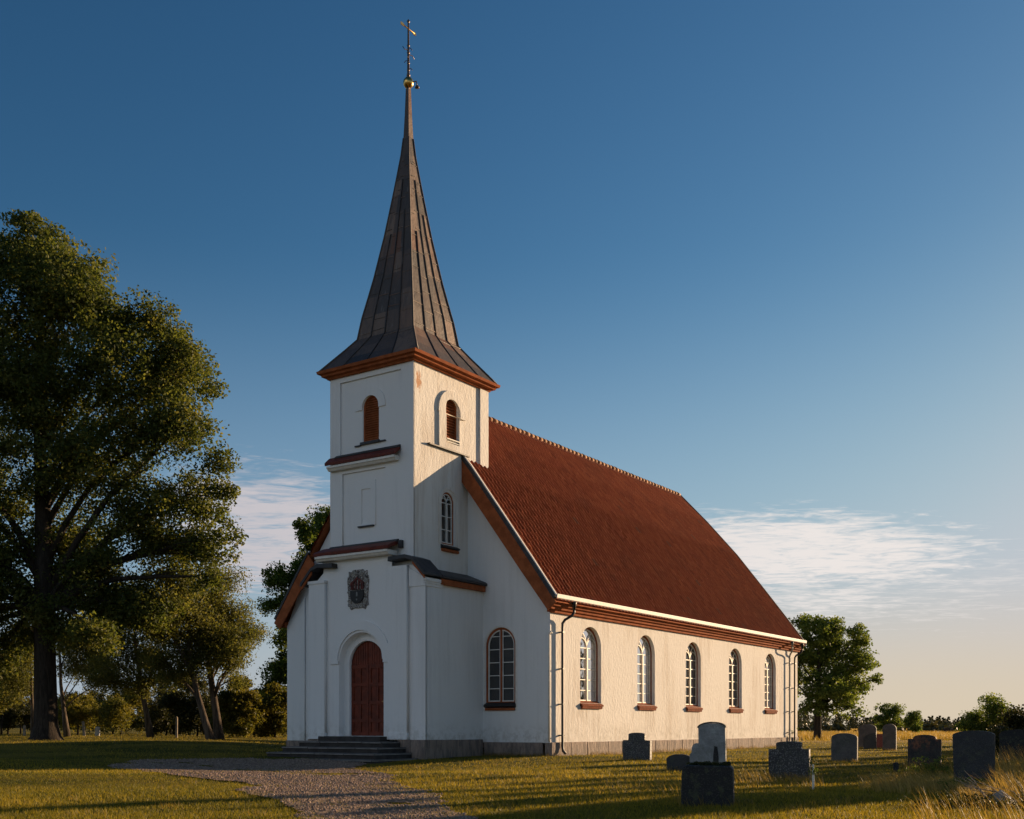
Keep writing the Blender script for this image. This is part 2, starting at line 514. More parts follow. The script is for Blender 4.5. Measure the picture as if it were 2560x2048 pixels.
def m_leaf(name, c0, c1, c2, trans=0.35):
    m, t, b = newmat(name)
    tn = tintn(t)
    col = t.ramp(tn, [(0.0, c0), (0.55, c1), (1.0, c2)])
    out = t.n['Material Output']
    b.inputs['Roughness'].default_value = 0.55
    b.inputs['Specular IOR Level'].default_value = 0.22
    t.l.new(col, b.inputs['Base Color'])
    tr = t.node('ShaderNodeBsdfTranslucent')
    t.l.new(t.mix(1.0, col, (1.0, 0.90, 0.45), 'MULTIPLY') if trans < 0.3 else t.mix(1.0, col, (1.0, 0.92, 0.5), 'MULTIPLY'), tr.inputs[0])
    mx = t.node('ShaderNodeMixShader'); mx.inputs[0].default_value = trans
    t.l.new(b.outputs[0], mx.inputs[1]); t.l.new(tr.outputs[0], mx.inputs[2])
    t.l.new(mx.outputs[0], out.inputs[0])
    return m
M['leaf_big'] = m_leaf('lime_tree_leaves', (0.050, 0.076, 0.020), (0.110, 0.138, 0.034), (0.215, 0.215, 0.058), 0.58)
M['leaf_maple'] = m_leaf('maple_leaves', (0.065, 0.112, 0.026), (0.135, 0.195, 0.042), (0.24, 0.28, 0.065), 0.6)
M['leaf_birch'] = m_leaf('birch_leaves', (0.075, 0.095, 0.028), (0.145, 0.160, 0.046), (0.25, 0.235, 0.070), 0.6)
M['leaf_shrub'] = m_leaf('shrub_leaves', (0.072, 0.085, 0.018), (0.16, 0.158, 0.030), (0.26, 0.22, 0.045), 0.55)
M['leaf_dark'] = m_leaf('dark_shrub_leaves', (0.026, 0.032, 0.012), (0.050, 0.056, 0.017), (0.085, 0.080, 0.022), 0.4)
M['leaf_far'] = m_leaf('far_wood_foliage', (0.040, 0.048, 0.024), (0.062, 0.066, 0.030), (0.09, 0.085, 0.038), 0.2)
M['grass'] = m_leaf('lawn_blades', (0.13, 0.13, 0.016), (0.36, 0.28, 0.034), (0.62, 0.43, 0.09), 0.5)
M['straw'] = m_leaf('dry_meadow_grass', (0.17, 0.13, 0.032), (0.40, 0.275, 0.078), (0.58, 0.41, 0.15), 0.45)


def m_bark(name, a, b2):
    m, t, b = newmat(name)
    c = objco(t)
    n = t.noise(t.mapping(c, (9, 9, 1.3)), 1.0, 6, 0.7, 0.5)
    t.l.new(t.mix(t.sstep(n, 0.38, 0.62), a, b2), b.inputs['Base Color'])
    b.inputs['Roughness'].default_value = 0.95
    b.inputs['Specular IOR Level'].default_value = 0.1
    bump(t, b, n, 1.0, 0.08)
    return m
M['bark'] = m_bark('dark_bark', (0.060, 0.048, 0.038), (0.028, 0.023, 0.019))
M['bark_b'] = m_bark('birch_bark', (0.16, 0.125, 0.095), (0.06, 0.048, 0.038))


def m_ground():
    m, t, b = newmat('lawn_soil')
    pos = t.node('ShaderNodeNewGeometry').outputs['Position']
    n1 = t.noise(pos, 0.32, 5, 0.62, 0.4)
    n2 = t.noise(pos, 2.6, 5, 0.68)
    n3 = t.noise(pos, 26.0, 4, 0.7)
    col = t.mix(t.sstep(n1, 0.36, 0.64), (0.060, 0.068, 0.010), (0.20, 0.15, 0.024))
    col = t.mix(t.sstep(n2, 0.48, 0.72, 0.0, 0.65), col, (0.19, 0.15, 0.045))
    col = t.mix(t.sstep(n3, 0.52, 0.70, 0.0, 0.6), col, (0.040, 0.046, 0.012))
    # dry field beyond the churchyard on the far right
    sp = t.node('ShaderNodeSeparateXYZ'); t.l.new(pos, sp.inputs[0])
    d = t.math('SUBTRACT', sp.outputs[1], t.math('MULTIPLY', sp.outputs[0], 0.35))
    fld = t.math('MULTIPLY', t.sstep(t.math('ADD', d, t.math('MULTIPLY', n1, 14.0)), 68.0, 80.0), t.sstep(sp.outputs[0], -5.0, 12.0))
    fcol = t.mix(t.sstep(t.noise(t.mapping(pos, (0.05, 0.25, 1)), 1.0, 5, 0.65), 0.40, 0.62), (0.46, 0.30, 0.11), (0.28, 0.20, 0.065))
    col = t.mix(fld, col, fcol)
    t.l.new(col, b.inputs['Base Color'])
    b.inputs['Roughness'].default_value = 1.0
    b.inputs['Specular IOR Level'].default_value = 0.05
    bump(t, b, t.math('ADD', t.math('MULTIPLY', n2, 1.2), n3), 1.0, 0.07)
    return m
M['ground'] = m_ground()


def m_gravel():
    m, t, b = newmat('gravel')
    pos = t.node('ShaderNodeNewGeometry').outputs['Position']
    v = t.node('ShaderNodeTexVoronoi'); t.l.new(pos, v.inputs['Vector']); v.inputs['Scale'].default_value = 34
    n = t.noise(pos, 0.9, 5, 0.65)
    sepc = t.node('ShaderNodeSeparateColor'); t.l.new(v.outputs['Color'], sepc.inputs[0])
    col = t.ramp(sepc.outputs[0], [(0.0, (0.17, 0.105, 0.070)), (0.5, (0.29, 0.185, 0.125)), (1.0, (0.40, 0.27, 0.195))])
    col = t.mix(t.sstep(n, 0.44, 0.64, 0.0, 0.7), col, (0.15, 0.12, 0.05))
    t.l.new(col, b.inputs['Base Color'])
    b.inputs['Roughness'].default_value = 0.95
    bump(t, b, t.math('SUBTRACT', 1.0, v.outputs['Distance']), 1.0, 0.035)
    return m
M['gravel'] = m_gravel()


def m_pebble():
    m, t, b = newmat('pebbles')
    col = t.ramp(tintn(t), [(0.0, (0.17, 0.11, 0.075)), (0.6, (0.33, 0.215, 0.15)), (1.0, (0.48, 0.34, 0.25))])
    t.l.new(col, b.inputs['Base Color']); b.inputs['Roughness'].default_value = 0.9
    return m
M['pebble'] = m_pebble()


def m_crest():
    m, t, b = newmat('carved_crest_stone')
    c = objco(t)
    v = t.noise(t.mapping(c, (9, 9, 9)), 1.0, 4, 0.6, 1.6)
    col = t.ramp(v, [(0.40, (0.030, 0.027, 0.025)), (0.50, (0.16, 0.13, 0.11)), (0.56, (0.40, 0.39, 0.37))])
    t.l.new(col, b.inputs['Base Color']); b.inputs['Roughness'].default_value = 0.7
    bump(t, b, v, 1.0, 0.04)
    return m
M['crest'] = m_crest()
M['crestred'] = m_plain('crest_red', (0.16, 0.030, 0.022), 0.6, 0.5, 12, 0.01, col2=(0.05, 0.018, 0.015))
M['crestdark'] = m_plain('crest_dark_shield', (0.020, 0.018, 0.017), 0.5, 0.4, 8, 0.004)


def m_tower_stucco():
    """the rough stucco with one rust run below the cornice at the corner"""
    m = M['stucco'].copy(); m.name = 'rust_run_stucco'
    t = NT(m.node_tree); b = t.n['Principled BSDF']
    old = b.inputs['Base Color'].links[0].from_socket
    c = objco(t)
    sp = t.node('ShaderNodeSeparateXYZ'); t.l.new(c, sp.inputs[0])
    dy = t.math('DIVIDE', t.math('ADD', sp.outputs[1], 2.98), 0.20)
    dz = t.math('DIVIDE', t.math('SUBTRACT', sp.outputs[2], 13.62), 0.42)
    d = t.math('SQRT', t.math('ADD', t.math('MULTIPLY', dy, dy), t.math('MULTIPLY', dz, dz)))
    n = t.noise(t.mapping(c, (10, 10, 4.5)), 1.0, 5, 0.75, 0.5)
    f = t.sstep(t.math('SUBTRACT', t.math('ADD', n, 0.22), t.math('MULTIPLY', d, 0.32)), 0.44, 0.62, 0.0, 0.8)
    t.l.new(t.mix(f, old, (0.50, 0.20, 0.05)), b.inputs['Base Color'])
    return m
M['stucco_t'] = m_tower_stucco()


def m_nave_stucco():
    """the rough stucco with grey runs below each sill and patched plaster"""
    m = M['stucco'].copy(); m.name = 'run_stained_stucco'
    t = NT(m.node_tree); b = t.n['Principled BSDF']
    old = b.inputs['Base Color'].links[0].from_socket
    c = objco(t)
    sp = t.node('ShaderNodeSeparateXYZ'); t.l.new(c, sp.inputs[0])
    acc = None
    for y0 in (2.92, 7.55, 12.20, 17.05, 21.70):
        d = t.math('ABSOLUTE', t.math('SUBTRACT', sp.outputs[1], y0))
        m_ = t.sstep(d, 1.0, 0.6)
        acc = m_ if acc is None else t.math('ADD', acc, m_)
    st = t.sstep(t.noise(t.mapping(c, (6, 9, 0.5)), 1.0, 4, 0.6), 0.46, 0.66)
    zz = t.math('MULTIPLY', t.sstep(sp.outputs[2], 0.45, 1.70), t.sstep(sp.outputs[2], 1.86, 1.80))
    f = t.math('MULTIPLY', t.math('MULTIPLY', acc, st), t.math('MULTIPLY', zz, 0.6))
    col = t.mix(f, old, (0.42, 0.35, 0.28))
    patch = t.sstep(t.noise(t.mapping(c, (1, 0.45, 0.8)), 1.3, 2, 0.4, 0.8), 0.60, 0.63, 0.0, 0.35)
    col = t.mix(patch, col, (0.84, 0.80, 0.75))
    t.l.new(col, b.inputs['Base Color'])
    return m
M['stucco_n'] = m_nave_stucco()

# ------------------------------------------------------------------ the church
church = empty('church', (AX, AY, 0), -TH)
tag(church, 'white stucco country church with red tiled nave roof and dark pointed spire', 'church')

def fXp(x0): return lambda u, w, n: (x0 + n, u, w)            # wall facing +x; u = y
def fYm(y0): return lambda u, w, n: (u, y0 - n, w)            # wall facing -y; u = x


def arch(hw, z0, top, n=14, uc=0.0, ell=1.0):
    """outline of a round-headed opening, anticlockwise from bottom left"""
    zs = top - hw * ell
    pts = [(uc - hw, z0), (uc + hw, z0)]
    for k in range(n + 1):
        a = math.pi * k / n
        pts.append((uc + hw * math.cos(a), zs + hw * ell * math.sin(a)))
    return pts


XW0, XW1, NY = -13.4, 0.0, 25.8
XR = -6.7
PROF = [(7.13, 5.65), (6.0, 7.21), (4.7, 8.97), (3.3, 10.85), (1.6, 12.87), (0.0, 14.62)]   # roof half profile from eave to ridge
WINY = [2.92, 7.55, 12.20, 17.05, 21.70]

def yend(z):
    """the far gable leans back a little towards the ridge"""
    return NY - 1.25 * max(0.0, (z - 5.6) / 9.0) ** 1.3

def zroof(d):
    return float(np.interp(abs(d), [p[0] for p in PROF[::-1]], [p[1] for p in PROF[::-1]]))

# nave walls
mb = MB()
mb.smooth = True
mb.holed([(0, 0.5), (NY, 0.5), (NY, 5.62), (0, 5.62)], [arch(0.80, 2.0, 4.95, 16, y) for y in WINY], fXp(0), 0.30)
nave = mb.build('nave_wall', M['stucco_n'], church)
mb = MB(); mb.smooth = True
gab = [(XW0, 0.5), (XW1, 0.5), (XW1, 5.62)] + [(XR + d, z - 0.22) for d, z in PROF[1:]] + [(XR - d, z - 0.22) for d, z in PROF[-2:0:-1]] + [(XW0, 5.62)]
mb.holed(gab, [arch(0.69, 1.95, 4.83, 16, -2.22)], fYm(0), 0.16)
mb.prism([(-13.42, 0.5), (-12.38, 0.5), (-12.38, 6.6), (-13.42, 5.45)], fYm(0), 0, 0.07)
mb.prism([(-0.62, 0.5), (0.004, 0.5), (0.004, 5.45), (-0.62, 6.15)], fYm(0), 0.0, 0.022)
mb.build('gable_wall', M['plaster'], church)
mb = MB()
mb.prism(gab, lambda u, w, n: (u, yend(w) - 0.02 - n, w), 0, 0.02)
mb.prism([(0, 0.5), (NY, 0.5), (NY, 5.62), (0, 5.62)], fXp(XW0), -0.02, 0)
mb.build('rear_wall', M['stucco'], church)

# plinth (with block joints)
mb = MB()
edges = [0.0]
while edges[-1] < NY:
    edges.append(min(NY, edges[-1] + random.uniform(1.1, 1.9)))
for a, b_ in zip(edges, edges[1:]):
    mb.box(-0.25, 0.055 + random.uniform(0, 0.02), a + 0.006, b_ - 0.006, -0.6, 0.515 + random.uniform(-0.006, 0.006))
edges = [-2.95]
while edges[-1] < -0.3:
    edges.append(min(0.05, edges[-1] + random.uniform(0.9, 1.5)))
for a, b_ in zip(edges, edges[1:]):
    mb.box(a + 0.006, b_ - 0.006, -0.06 - random.uniform(0, 0.02), -0.003, -0.6, 0.512)
mb.box(-13.5, -8.65, -0.07, 0.2, -0.6, 0.512)
mb.box(-13.5, -13.2, 0.21, NY, -0.6, 0.512)
mb.box(-13.5, 0.05, NY + 0.01, NY + 0.08, -0.6, 0.512)
# round the entrance block
for (a, b_) in ((-8.66, -8.05), (-4.2, -3.62), (-3.60, -2.96)):
    mb.box(a, b_, -3.62, -3.42, -0.6, 0.625)
mb.box(-3.2, -2.97, -3.41, -1.9, -0.6, 0.62); mb.box(-3.2, -2.96, -1.89, -0.08, -0.6, 0.615)
mb.box(-8.65, -8.45, -3.41, -0.08, -0.6, 0.62)
mb.build('plinth', M['plinth'], church, 0.02)

# ---- pantile roof
def roof_side(side, pitch, nseg, course, y0, y1, name):
    pts = np.array(PROF, float); pts[:, 0] = XR + side * pts[:, 0]
    pts = pts + np.array([0, 0.0])
    seg = np.hypot(*(pts[1:] - pts[:-1]).T); cum = np.concatenate([[0], np.cumsum(seg)]); L = cum[-1]
    nc = int(round(L / course)); cl = L / nc
    ncol = int(round((y1 - y0) / pitch)); pw = (y1 - y0) / ncol
    tt = np.arange(ncol * nseg + 1) / nseg
    fr = tt % 1.0
    wave = 0.046 * np.where(fr < 0.62, np.sin(np.pi * fr / 0.62), -0.35 * np.sin(np.pi * (fr - 0.62) / 0.38))
    ys = y0 + tt * pw
    rows = []; rt = []
    jit = rng.normal(0, 0.0018, (nc, ncol + 1)); 
    for c in range(nc):
        for e, off in ((0.0, 0.017), (1.0, 0.006)):
            s = min(L, max(0, (c + e) * cl - (0.02 if e == 0 and c > 0 else 0)))
            x = np.interp(s, cum, pts[:, 0]); z = np.interp(s, cum, pts[:, 1])
            k = min(len(seg) - 1, int(np.searchsorted(cum, s, side='right') - 1))
            tx, tzz = (pts[k + 1] - pts[k]) / seg[k]
            nx, nz = (tzz * side, -tx * side)
            nx, nz = abs(tzz) * side, abs(tx)
            j = jit[c][np.minimum(tt.astype(int), ncol)]
            h = wave + off + j * (1.0 if e == 0 else 0.3)
            sag = 0.02 * np.sin(ys * 0.5 + 1.0) * math.sin(math.pi * s / L)
            ye = yend(z) + 0.12
            rows.append(np.stack([x + nx * (h + sag), y0 + (ys - y0) * (ye - y0) / (y1 - y0), z + nz * (h + sag)], 1))
    V = np.concatenate(rows); W = len(tt)
    R = len(rows)
    i = np.arange(R - 1)[:, None] * W + np.arange(W - 1)[None, :]
    F = np.stack([i, i + 1, i + 1 + W, i + W], -1).reshape(-1, 4)
    if side < 0: F = F[:, ::-1]
    tile_t = np.clip(rng.normal(0.5, 0.13, (nc, ncol)) + rng.normal(0, 0.07, (1, ncol)) + 0.3 * (rng.random((nc, ncol)) > 0.985), 0, 1)
    tint = np.zeros((R - 1, W - 1))
    for r in range(R - 1):
        tint[r] = tile_t[min(nc - 1, (r + 1) // 2)][np.minimum(tt[:-1].astype(int), ncol - 1)]
    return V, F, tint.ravel()

Va, Fa, ta = roof_side(1, 0.262, 10, 0.36, -0.34, NY + 0.12, 'a')
Vb, Fb, tb = roof_side(-1, 0.262, 5, 0.36, -0.34, NY + 0.12, 'b')
roof = mesh_np('nave_roof', np.concatenate([Va, Vb]), np.concatenate([Fa, Fb + len(Va)]), M['tile'], church, np.concatenate([ta, tb]))
mb = MB()
yy = 1.30
while yy < yend(14.6) - 0.25:
    l = 0.40
    path = [(XR + random.uniform(-.012, .012), yy - 0.02, 14.585 + random.uniform(-.008, .012)), (XR, yy + l, 14.60)]
    mb.tube(path, [0.165, 0.135], 10, t=random.random())
    yy += l - 0.03
mb.build('ridge_tiles', M['ridge'], roof)
# soffit under the tiles so no daylight shows
mb = MB()
for sgn in (1, -1):
    P = [(XR + sgn * d, z - 0.06) for d, z in PROF]
    for (xa, za), (xb, zb) in zip(P, P[1:]):
        mb.quad((xa, -0.30, za), (xb, -0.30, zb), (xb, yend(zb) + 0.06, zb), (xa, yend(za) + 0.06, za))
mb.build('roof_boarding', M['redwood'], church)

# bargeboards along the rakes
def barge(sgn, y0, y1, dtop, tw, bw):
    mb = MB()
    dl = [d for d, z in PROF if d >= dtop] + [dtop]
    top = [(XR + sgn * (d + (0.06 if i == 0 else 0)), zroof(d) + (-0.08 if i == 0 else 0.0)) for i, d in enumerate(dl)]
    bot = [(XR + sgn * (d - 0.30 - 0.02 * i), zroof(d) - 0.12 - 0.46 * (1 - 0.15 * (i == 0)) + 0.16) for i, d in enumerate(dl)]
    pts = top + bot[::-1]
    mb.prism(pts, lambda u, w, n: (u, n, w), y0, y1)
    return mb
for sgn, dt in ((1, 2.95), (-1, 5.15)):
    b_ = barge(sgn, -0.40, -0.345, dt, 0, 0).build('bargeboard', M['redwood'], church, 0.006)
    mb = MB()
    dl = [d for d, z in PROF if d >= dt] + [dt]
    pth = [(XR + sgn * d, -0.375, zroof(d) + 0.085) for d in dl]
    mb.tube(pth, 0.075, 4, sq=True)
    mb.build('verge_flashing', M['flash'], b_)
    mb = MB()
    mb.tube([(p[0] + sgn * 0.02, -0.285, p[2] + 0.06) for p in pth], 0.06, 4, sq=True)
    mb.build('verge_mortar', M['white'], b_)
for sgn in (1, -1):
    mb = MB()
    pth = [(XR + sgn * d, yend(z) + 0.12, z + 0.02) for d, z in PROF]
    mb.tube(pth, 0.10, 4, sq=True)
    mb.build('rear_verge', M['flash'], church)

# eaves: stepped wooden cornice and white gutter board
mb = MB()
mb.prism([(0.003, 5.26), (0.10, 5.26), (0.11, 5.35), (0.19, 5.37), (0.205, 5.46), (0.29, 5.48), (0.31, 5.57), (0.385, 5.60), (0.395, 5.70), (0.003, 5.70)], lambda u, w, n: (u, n, w), -0.24, NY + 0.12)
mb.build('eaves_cornice', M['redwood'], church, 0.006)
mb = MB()
mb.prism([(0.30, 5.704), (0.43, 5.704), (0.475, 5.74), (0.495, 5.88), (0.465, 5.88), (0.45, 5.77), (0.30, 5.75)], lambda u, w, n: (u, n, w), -0.30, NY + 0.14)
mb.build('gutter', M['white'], church, 0.008)
mb = MB()
mb.box(XW0 - 0.36, XW0 - 0.02, -0.2, NY + 0.1, 5.40, 5.62)
mb.build('eaves_cornice', M['redwood'], church, 0.01)

# downpipes
def downpipe(y, mat, r, ystart, zb, name='downpipe'):
    mb = MB()
    mb.lathe([(r * 1.0, 0.0), (r * 1.9, 0.22), (r * 2.1, 0.30)], (0.43, ystart, 5.40), 10)
    mb.tube([(0.43, ystart, 5.44), (0.43, ystart, 5.30), (0.38, ystart - (ystart - y) * 0.25, 5.18), (0.20, ystart - (ystart - y) * 0.8, 5.03), (0.135, y, 4.90), (0.135, y, 4.75), (0.135, y, 0.35), (0.16, y, 0.20), (0.27, y, zb)], r, 10)
    p = mb.build(name, mat, church)
    for z in (4.55, 3.2, 1.9, 0.75):
        mb = MB()
        mb.box(0.003, 0.135 + r + 0.01, y - r - 0.012, y + r + 0.012, z, z + 0.045)
        mb.build('bracket', mat, p)
downpipe(0.62, M['black'], 0.050, 0.95, 0.10)
downpipe(25.0, M['black'], 0.050, 25.35, 0.10)
downpipe(24.2, M['grey'], 0.042, 23.8, 0.10)
mb = MB()
mb.tube([(-0.02, -0.065, 0.55), (-0.02, -0.065, 4.42), (0.0, -0.075, 4.52), (0.035, -0.05, 4.56), (0.05, 0.02, 4.5)], 0.032, 8)
mb.build('conduit', M['white'], church)

# ---- windows
def bars_path(mb, pts, fn, n, w=0.02):
    mb.tube([fn(u, z, n) for u, z in pts], w, 4, sq=True)

def window(fn, uc, hw, z0, top, rec, rows, frame_mat, bar_mat, fw, tracery, sillmat, sillw, mull_mat=None, glass='glass'):
    """round-headed window in an opening; fn(u, w, n), recessed by rec; parts: frame > glazing_bars, pane, sill"""
    mb = MB(); mb.smooth = True
    mb.ring(arch(hw - 0.002, z0, top - 0.002, 18, uc), arch(hw - fw, z0 + fw, top - fw, 18, uc), fn, -rec - 0.06, -rec + 0.03)
    fr = mb.build('window', frame_mat, church)
    iw = hw - fw; itop = top - fw; iz = z0 + fw; zs = itop - iw
    mb = MB()
    mb.prism(arch(iw + 0.01, iz - 0.01, itop + 0.01, 18, uc), fn, -rec - 0.055, -rec - 0.045)
    mb.build('pane', M[glass], fr)
    mb = MB()
    n = -rec - 0.012
    lim = lambda z: iw if z <= zs else math.sqrt(max(0.0, iw * iw - (z - zs) ** 2))
    ztr = zs - 0.02 if tracery else None
    zz = np.linspace(iz, ztr if tracery else itop - iw * 0.42, rows + 1)
    for z in (zz[1:] if tracery else zz[1:]):
        l = lim(z)
        bars_path(mb, [(uc - l, z), (uc + l, z)], fn, n, 0.022)
    # casement stiles
    st = 0.025
    for sgn in (-1, 1):
        bars_path(mb, [(uc + sgn * (iw - st), iz), (uc + sgn * (iw - st), zs)], fn, n, 0.03)
    bars_path(mb, [(uc - iw, iz + st), (uc + iw, iz + st)], fn, n, 0.03)
    ap = [(uc + (iw - st) * math.cos(math.pi * k / 16), zs + (iw - st) * math.sin(math.pi * k / 16)) for k in range(17)]
    bars_path(mb, ap, fn, n, 0.03)
    if tracery:
        R = iw
        for sgn in (-1, 1):
            for rr in (R, R * 0.55):
                a = []
                for k in range(9):
                    th = (math.pi / 2) * k / 8 * 0.86
                    u = uc + sgn * (iw - rr * (1 - math.cos(th)) * 1.25); z = ztr + rr * math.sin(th) * 1.02
                    if abs(u - uc) <= lim(z) + 0.01 and z < itop: a.append((u, z))
                if len(a) > 1: bars_path(mb, a, fn, n, 0.022)
                a = []
                for k in range(9):
                    th = (math.pi / 2) * k / 8
                    u = uc + sgn * rr * (1 - math.cos(th)); z = ztr + rr * math.sin(th) * 0.98
                    if abs(u - uc) <= lim(z) + 0.01 and z < itop: a.append((u, z))
                if len(a) > 1: bars_path(mb, a, fn, n, 0.022)
    if not mull_mat:
        bars_path(mb, [(uc, iz), (uc, (ztr if tracery else itop))], fn, n + 0.008, 0.05)
    else:
        for sgn in (-1, 1):
            bars_path(mb, [(uc + sgn * 0.066, iz), (uc + sgn * 0.066, itop - 0.02)], fn, n, 0.022)
    mb.build('glazing_bars', bar_mat, fr)
    if mull_mat:
        mb = MB(); mb.prism([(uc - 0.04, iz), (uc + 0.04, iz), (uc + 0.04, itop), (uc - 0.04, itop)], fn, -rec - 0.03, -rec + 0.025)
        mb.build('mullion', mull_mat, fr)
    if sillmat:
        mb = MB()
        h = 0.20
        mb.prism([(0.11, z0 - 0.12), (0.11, z0 - 0.06), (-rec + 0.03, z0 + 0.06), (-rec + 0.03, z0 - 0.04), (0.004, z0 - 0.05), (0.004, z0 - 0.12)], lambda u, w, n: fn(uc + n, w, u), -hw - sillw, hw + sillw)
        mb.prism([(0.004, z0 - h - 0.02), (0.075, z0 - h - 0.02), (0.095, z0 - 0.123), (0.004, z0 - 0.123)], lambda u, w, n: fn(uc + n, w, u), -hw - sillw + 0.05, hw + sillw - 0.05)
        mb.build('sill', sillmat, fr, 0.008)
    return fr

for k_, y in enumerate(WINY):
    window(fXp(0), y, 0.80, 2.0, 4.95, 0.18, 5, M['redwood'], M['cream'], 0.085, True, M['sillred'], 0.02, None, 'glass_b' if k_ in (0, 1, 4) else 'glass')
w = window(fYm(0), -2.22, 0.69, 1.95, 4.83, 0.07, 5, M['redwood'], M['white'], 0.085, False, None, 0.05, M['redwood'])
mb = MB()
mb.prism([(0.10, 1.86), (0.10, 1.90), (-0.06, 2.02), (-0.06, 1.80), (0.004, 1.80)], lambda u, ww, n: fYm(0)(-2.22 + n, ww, u), -0.72, 0.72)
mb.build('sill', M['black'], w, 0.005)
mb = MB()
mb.prism([(0.004, 1.70), (0.065, 1.70), (0.065, 1.797), (0.004, 1.797)], lambda u, ww, n: fYm(0)(-2.22 + n, ww, u), -0.68, 0.68)
mb.build('sill_board', M['redwood'], w, 0.005)
mb = MB(); mb.smooth = True
mb.ring(arch(0.76, 1.72, 4.90, 18, -2.22)[1:] + [(-2.98, 1.72)], arch(0.695, 1.72, 4.835, 18, -2.22)[1:] + [(-2.915, 1.72)], fYm(0), 0.0, 0.022, closed=False)
mb.build('window_surround', M['white'], w)

# ---- tower
TX0, TX1, TY0, TY1 = -7.80, -3.74, -3.27, 1.26
TCX, TCY = (TX0 + TX1) / 2 - 0.05, (TY0 + TY1) / 2 - 0.05
Fy = fYm(TY0)
RP = 0.07            # how far the frames stand proud of the panels
mb = MB(); mb.smooth = True
fp = fYm(TY0 + RP)
mb.holed([(TX0 + 0.003, 6.5), (TX1 - 0.003, 6.5), (TX1 - 0.003, 14.27), (TX0 + 0.003, 14.27)], [arch(0.40, 11.68, 13.36, 16, -5.84)], fp, 0.30)
mb.prism([(TX0, 6.6), (-7.32, 6.6), (-7.32, 14.27), (TX0, 14.27)], fp, -0.01, RP)
mb.prism([(-4.33, 6.6), (TX1, 6.6), (TX1, 14.27), (-4.33, 14.27)], fp, -0.01, RP)
mb.prism([(-7.319, 14.05), (-4.331, 14.05), (-4.331, 14.27), (-7.319, 14.27)], fp, -0.01, RP)
mb.prism([(-7.319, 10.60), (-4.331, 10.60), (-4.331, 11.0), (-7.319, 11.0)], fp, -0.01, RP)
mb.prism([(-5.07, 7.6), (-4.331, 7.6), (-4.331, 10.599), (-5.07, 10.599)], fp, -0.01, RP)
mb.prism([(-7.319, 7.6), (-7.21, 7.6), (-7.21, 10.599), (-7.319, 10.599)], fp, -0.01, RP)
# blind niche frame
mb.ring([(-6.52, 8.55), (-5.58, 8.55), (-5.58, 10.22), (-6.52, 10.22)], [(-6.27, 8.62), (-5.83, 8.62), (-5.83, 9.92), (-6.27, 9.92)], fp, 0, 0.032)
# arch hood over the belfry opening
def hood(fn, uc, ro, ri, zc, drop, n1, mb, no=18):
    o_ = [(uc + ro, zc - drop)] + [(uc + ro * math.cos(math.pi * k / no), zc + ro * math.sin(math.pi * k / no)) for k in range(no + 1)] + [(uc - ro, zc - drop)]
    i_ = [(uc + ri, zc - drop)] + [(uc + ri * math.cos(math.pi * k / no), zc + ri * math.sin(math.pi * k / no)) for k in range(no + 1)] + [(uc - ri, zc - drop)]
    mb.ring(o_, i_, fn, 0, n1, closed=False)
hood(fp, -5.84, 0.72, 0.405, 12.95, 0.08, 0.045, mb)
front = mb.build('tower_front_wall', M['plaster'], church)
mb = MB()
mb.box(-6.30, -5.38, TY0 - 0.02, TY0 + RP - 0.003, 11.56, 11.66)
mb.box(-6.60, -6.301, TY0 + 0.01, TY0 + RP - 0.003, 11.53, 11.585); mb.box(-5.379, -5.1, TY0 + 0.01, TY0 + RP - 0.003, 11.56, 11.615)
mb.build('ledge', M['flash'], front, 0.006)
mb = MB()
mb.box(-6.42, -5.66, TY0 - 0.02, TY0 + RP - 0.003, 8.50, 8.555)
mb.build('ledge', M['flash'], front, 0.006)

mb = MB(); mb.smooth = True
Fx = fXp(TX1)
mb.holed([(TY0, 6.5), (TY1, 6.5), (TY1, 14.27), (TY0, 14.27)], [arch(0.37, 11.9, 13.42, 16, -1.0), arch(0.39, 7.9, 9.86, 16, -1.25)], Fx, 0.26)
mb.prism([(0.72, 6.6), (TY1 + 0.001, 6.6), (TY1 + 0.001, 14.27), (0.72, 14.27)], Fx, 0.001, 0.07)
hood(Fx, -1.06, 0.82, 0.50, 12.86, 0.1, 0.075, mb)
mb.ring([(-1.86, 11.46), (-0.62, 11.46), (-0.62, 12.759), (-1.86, 12.759)], [(-1.43, 11.70), (-0.628, 11.70), (-0.628, 12.7589), (-1.43, 12.7589)], Fx, 0, 0.072)
hood(Fx, -1.2, 0.62, 0.5, 9.45, 1.55, 0.03, mb)
side = mb.build('tower_side_wall', M['stucco_t'], church)
mb = MB()
mb.prism([(TY0 + 0.0, 6.5), (TY1, 6.5), (TY1, 14.27), (TY0, 14.27)], fXp(TX0), -0.02, 0.0)
mb.prism([(TX0, 10.0), (TX1, 10.0), (TX1, 14.27), (TX0, 14.27)], fYm(TY1), -0.02, 0.0)
mb.build('tower_rear_wall', M['stucco'], church)
mb = MB()
mb.box(TX1 + 0.003, TX1 + 0.12, -2.49, -0.02, 11.40, 11.455)
mb.build('ledge', M['flash'], side, 0.006)
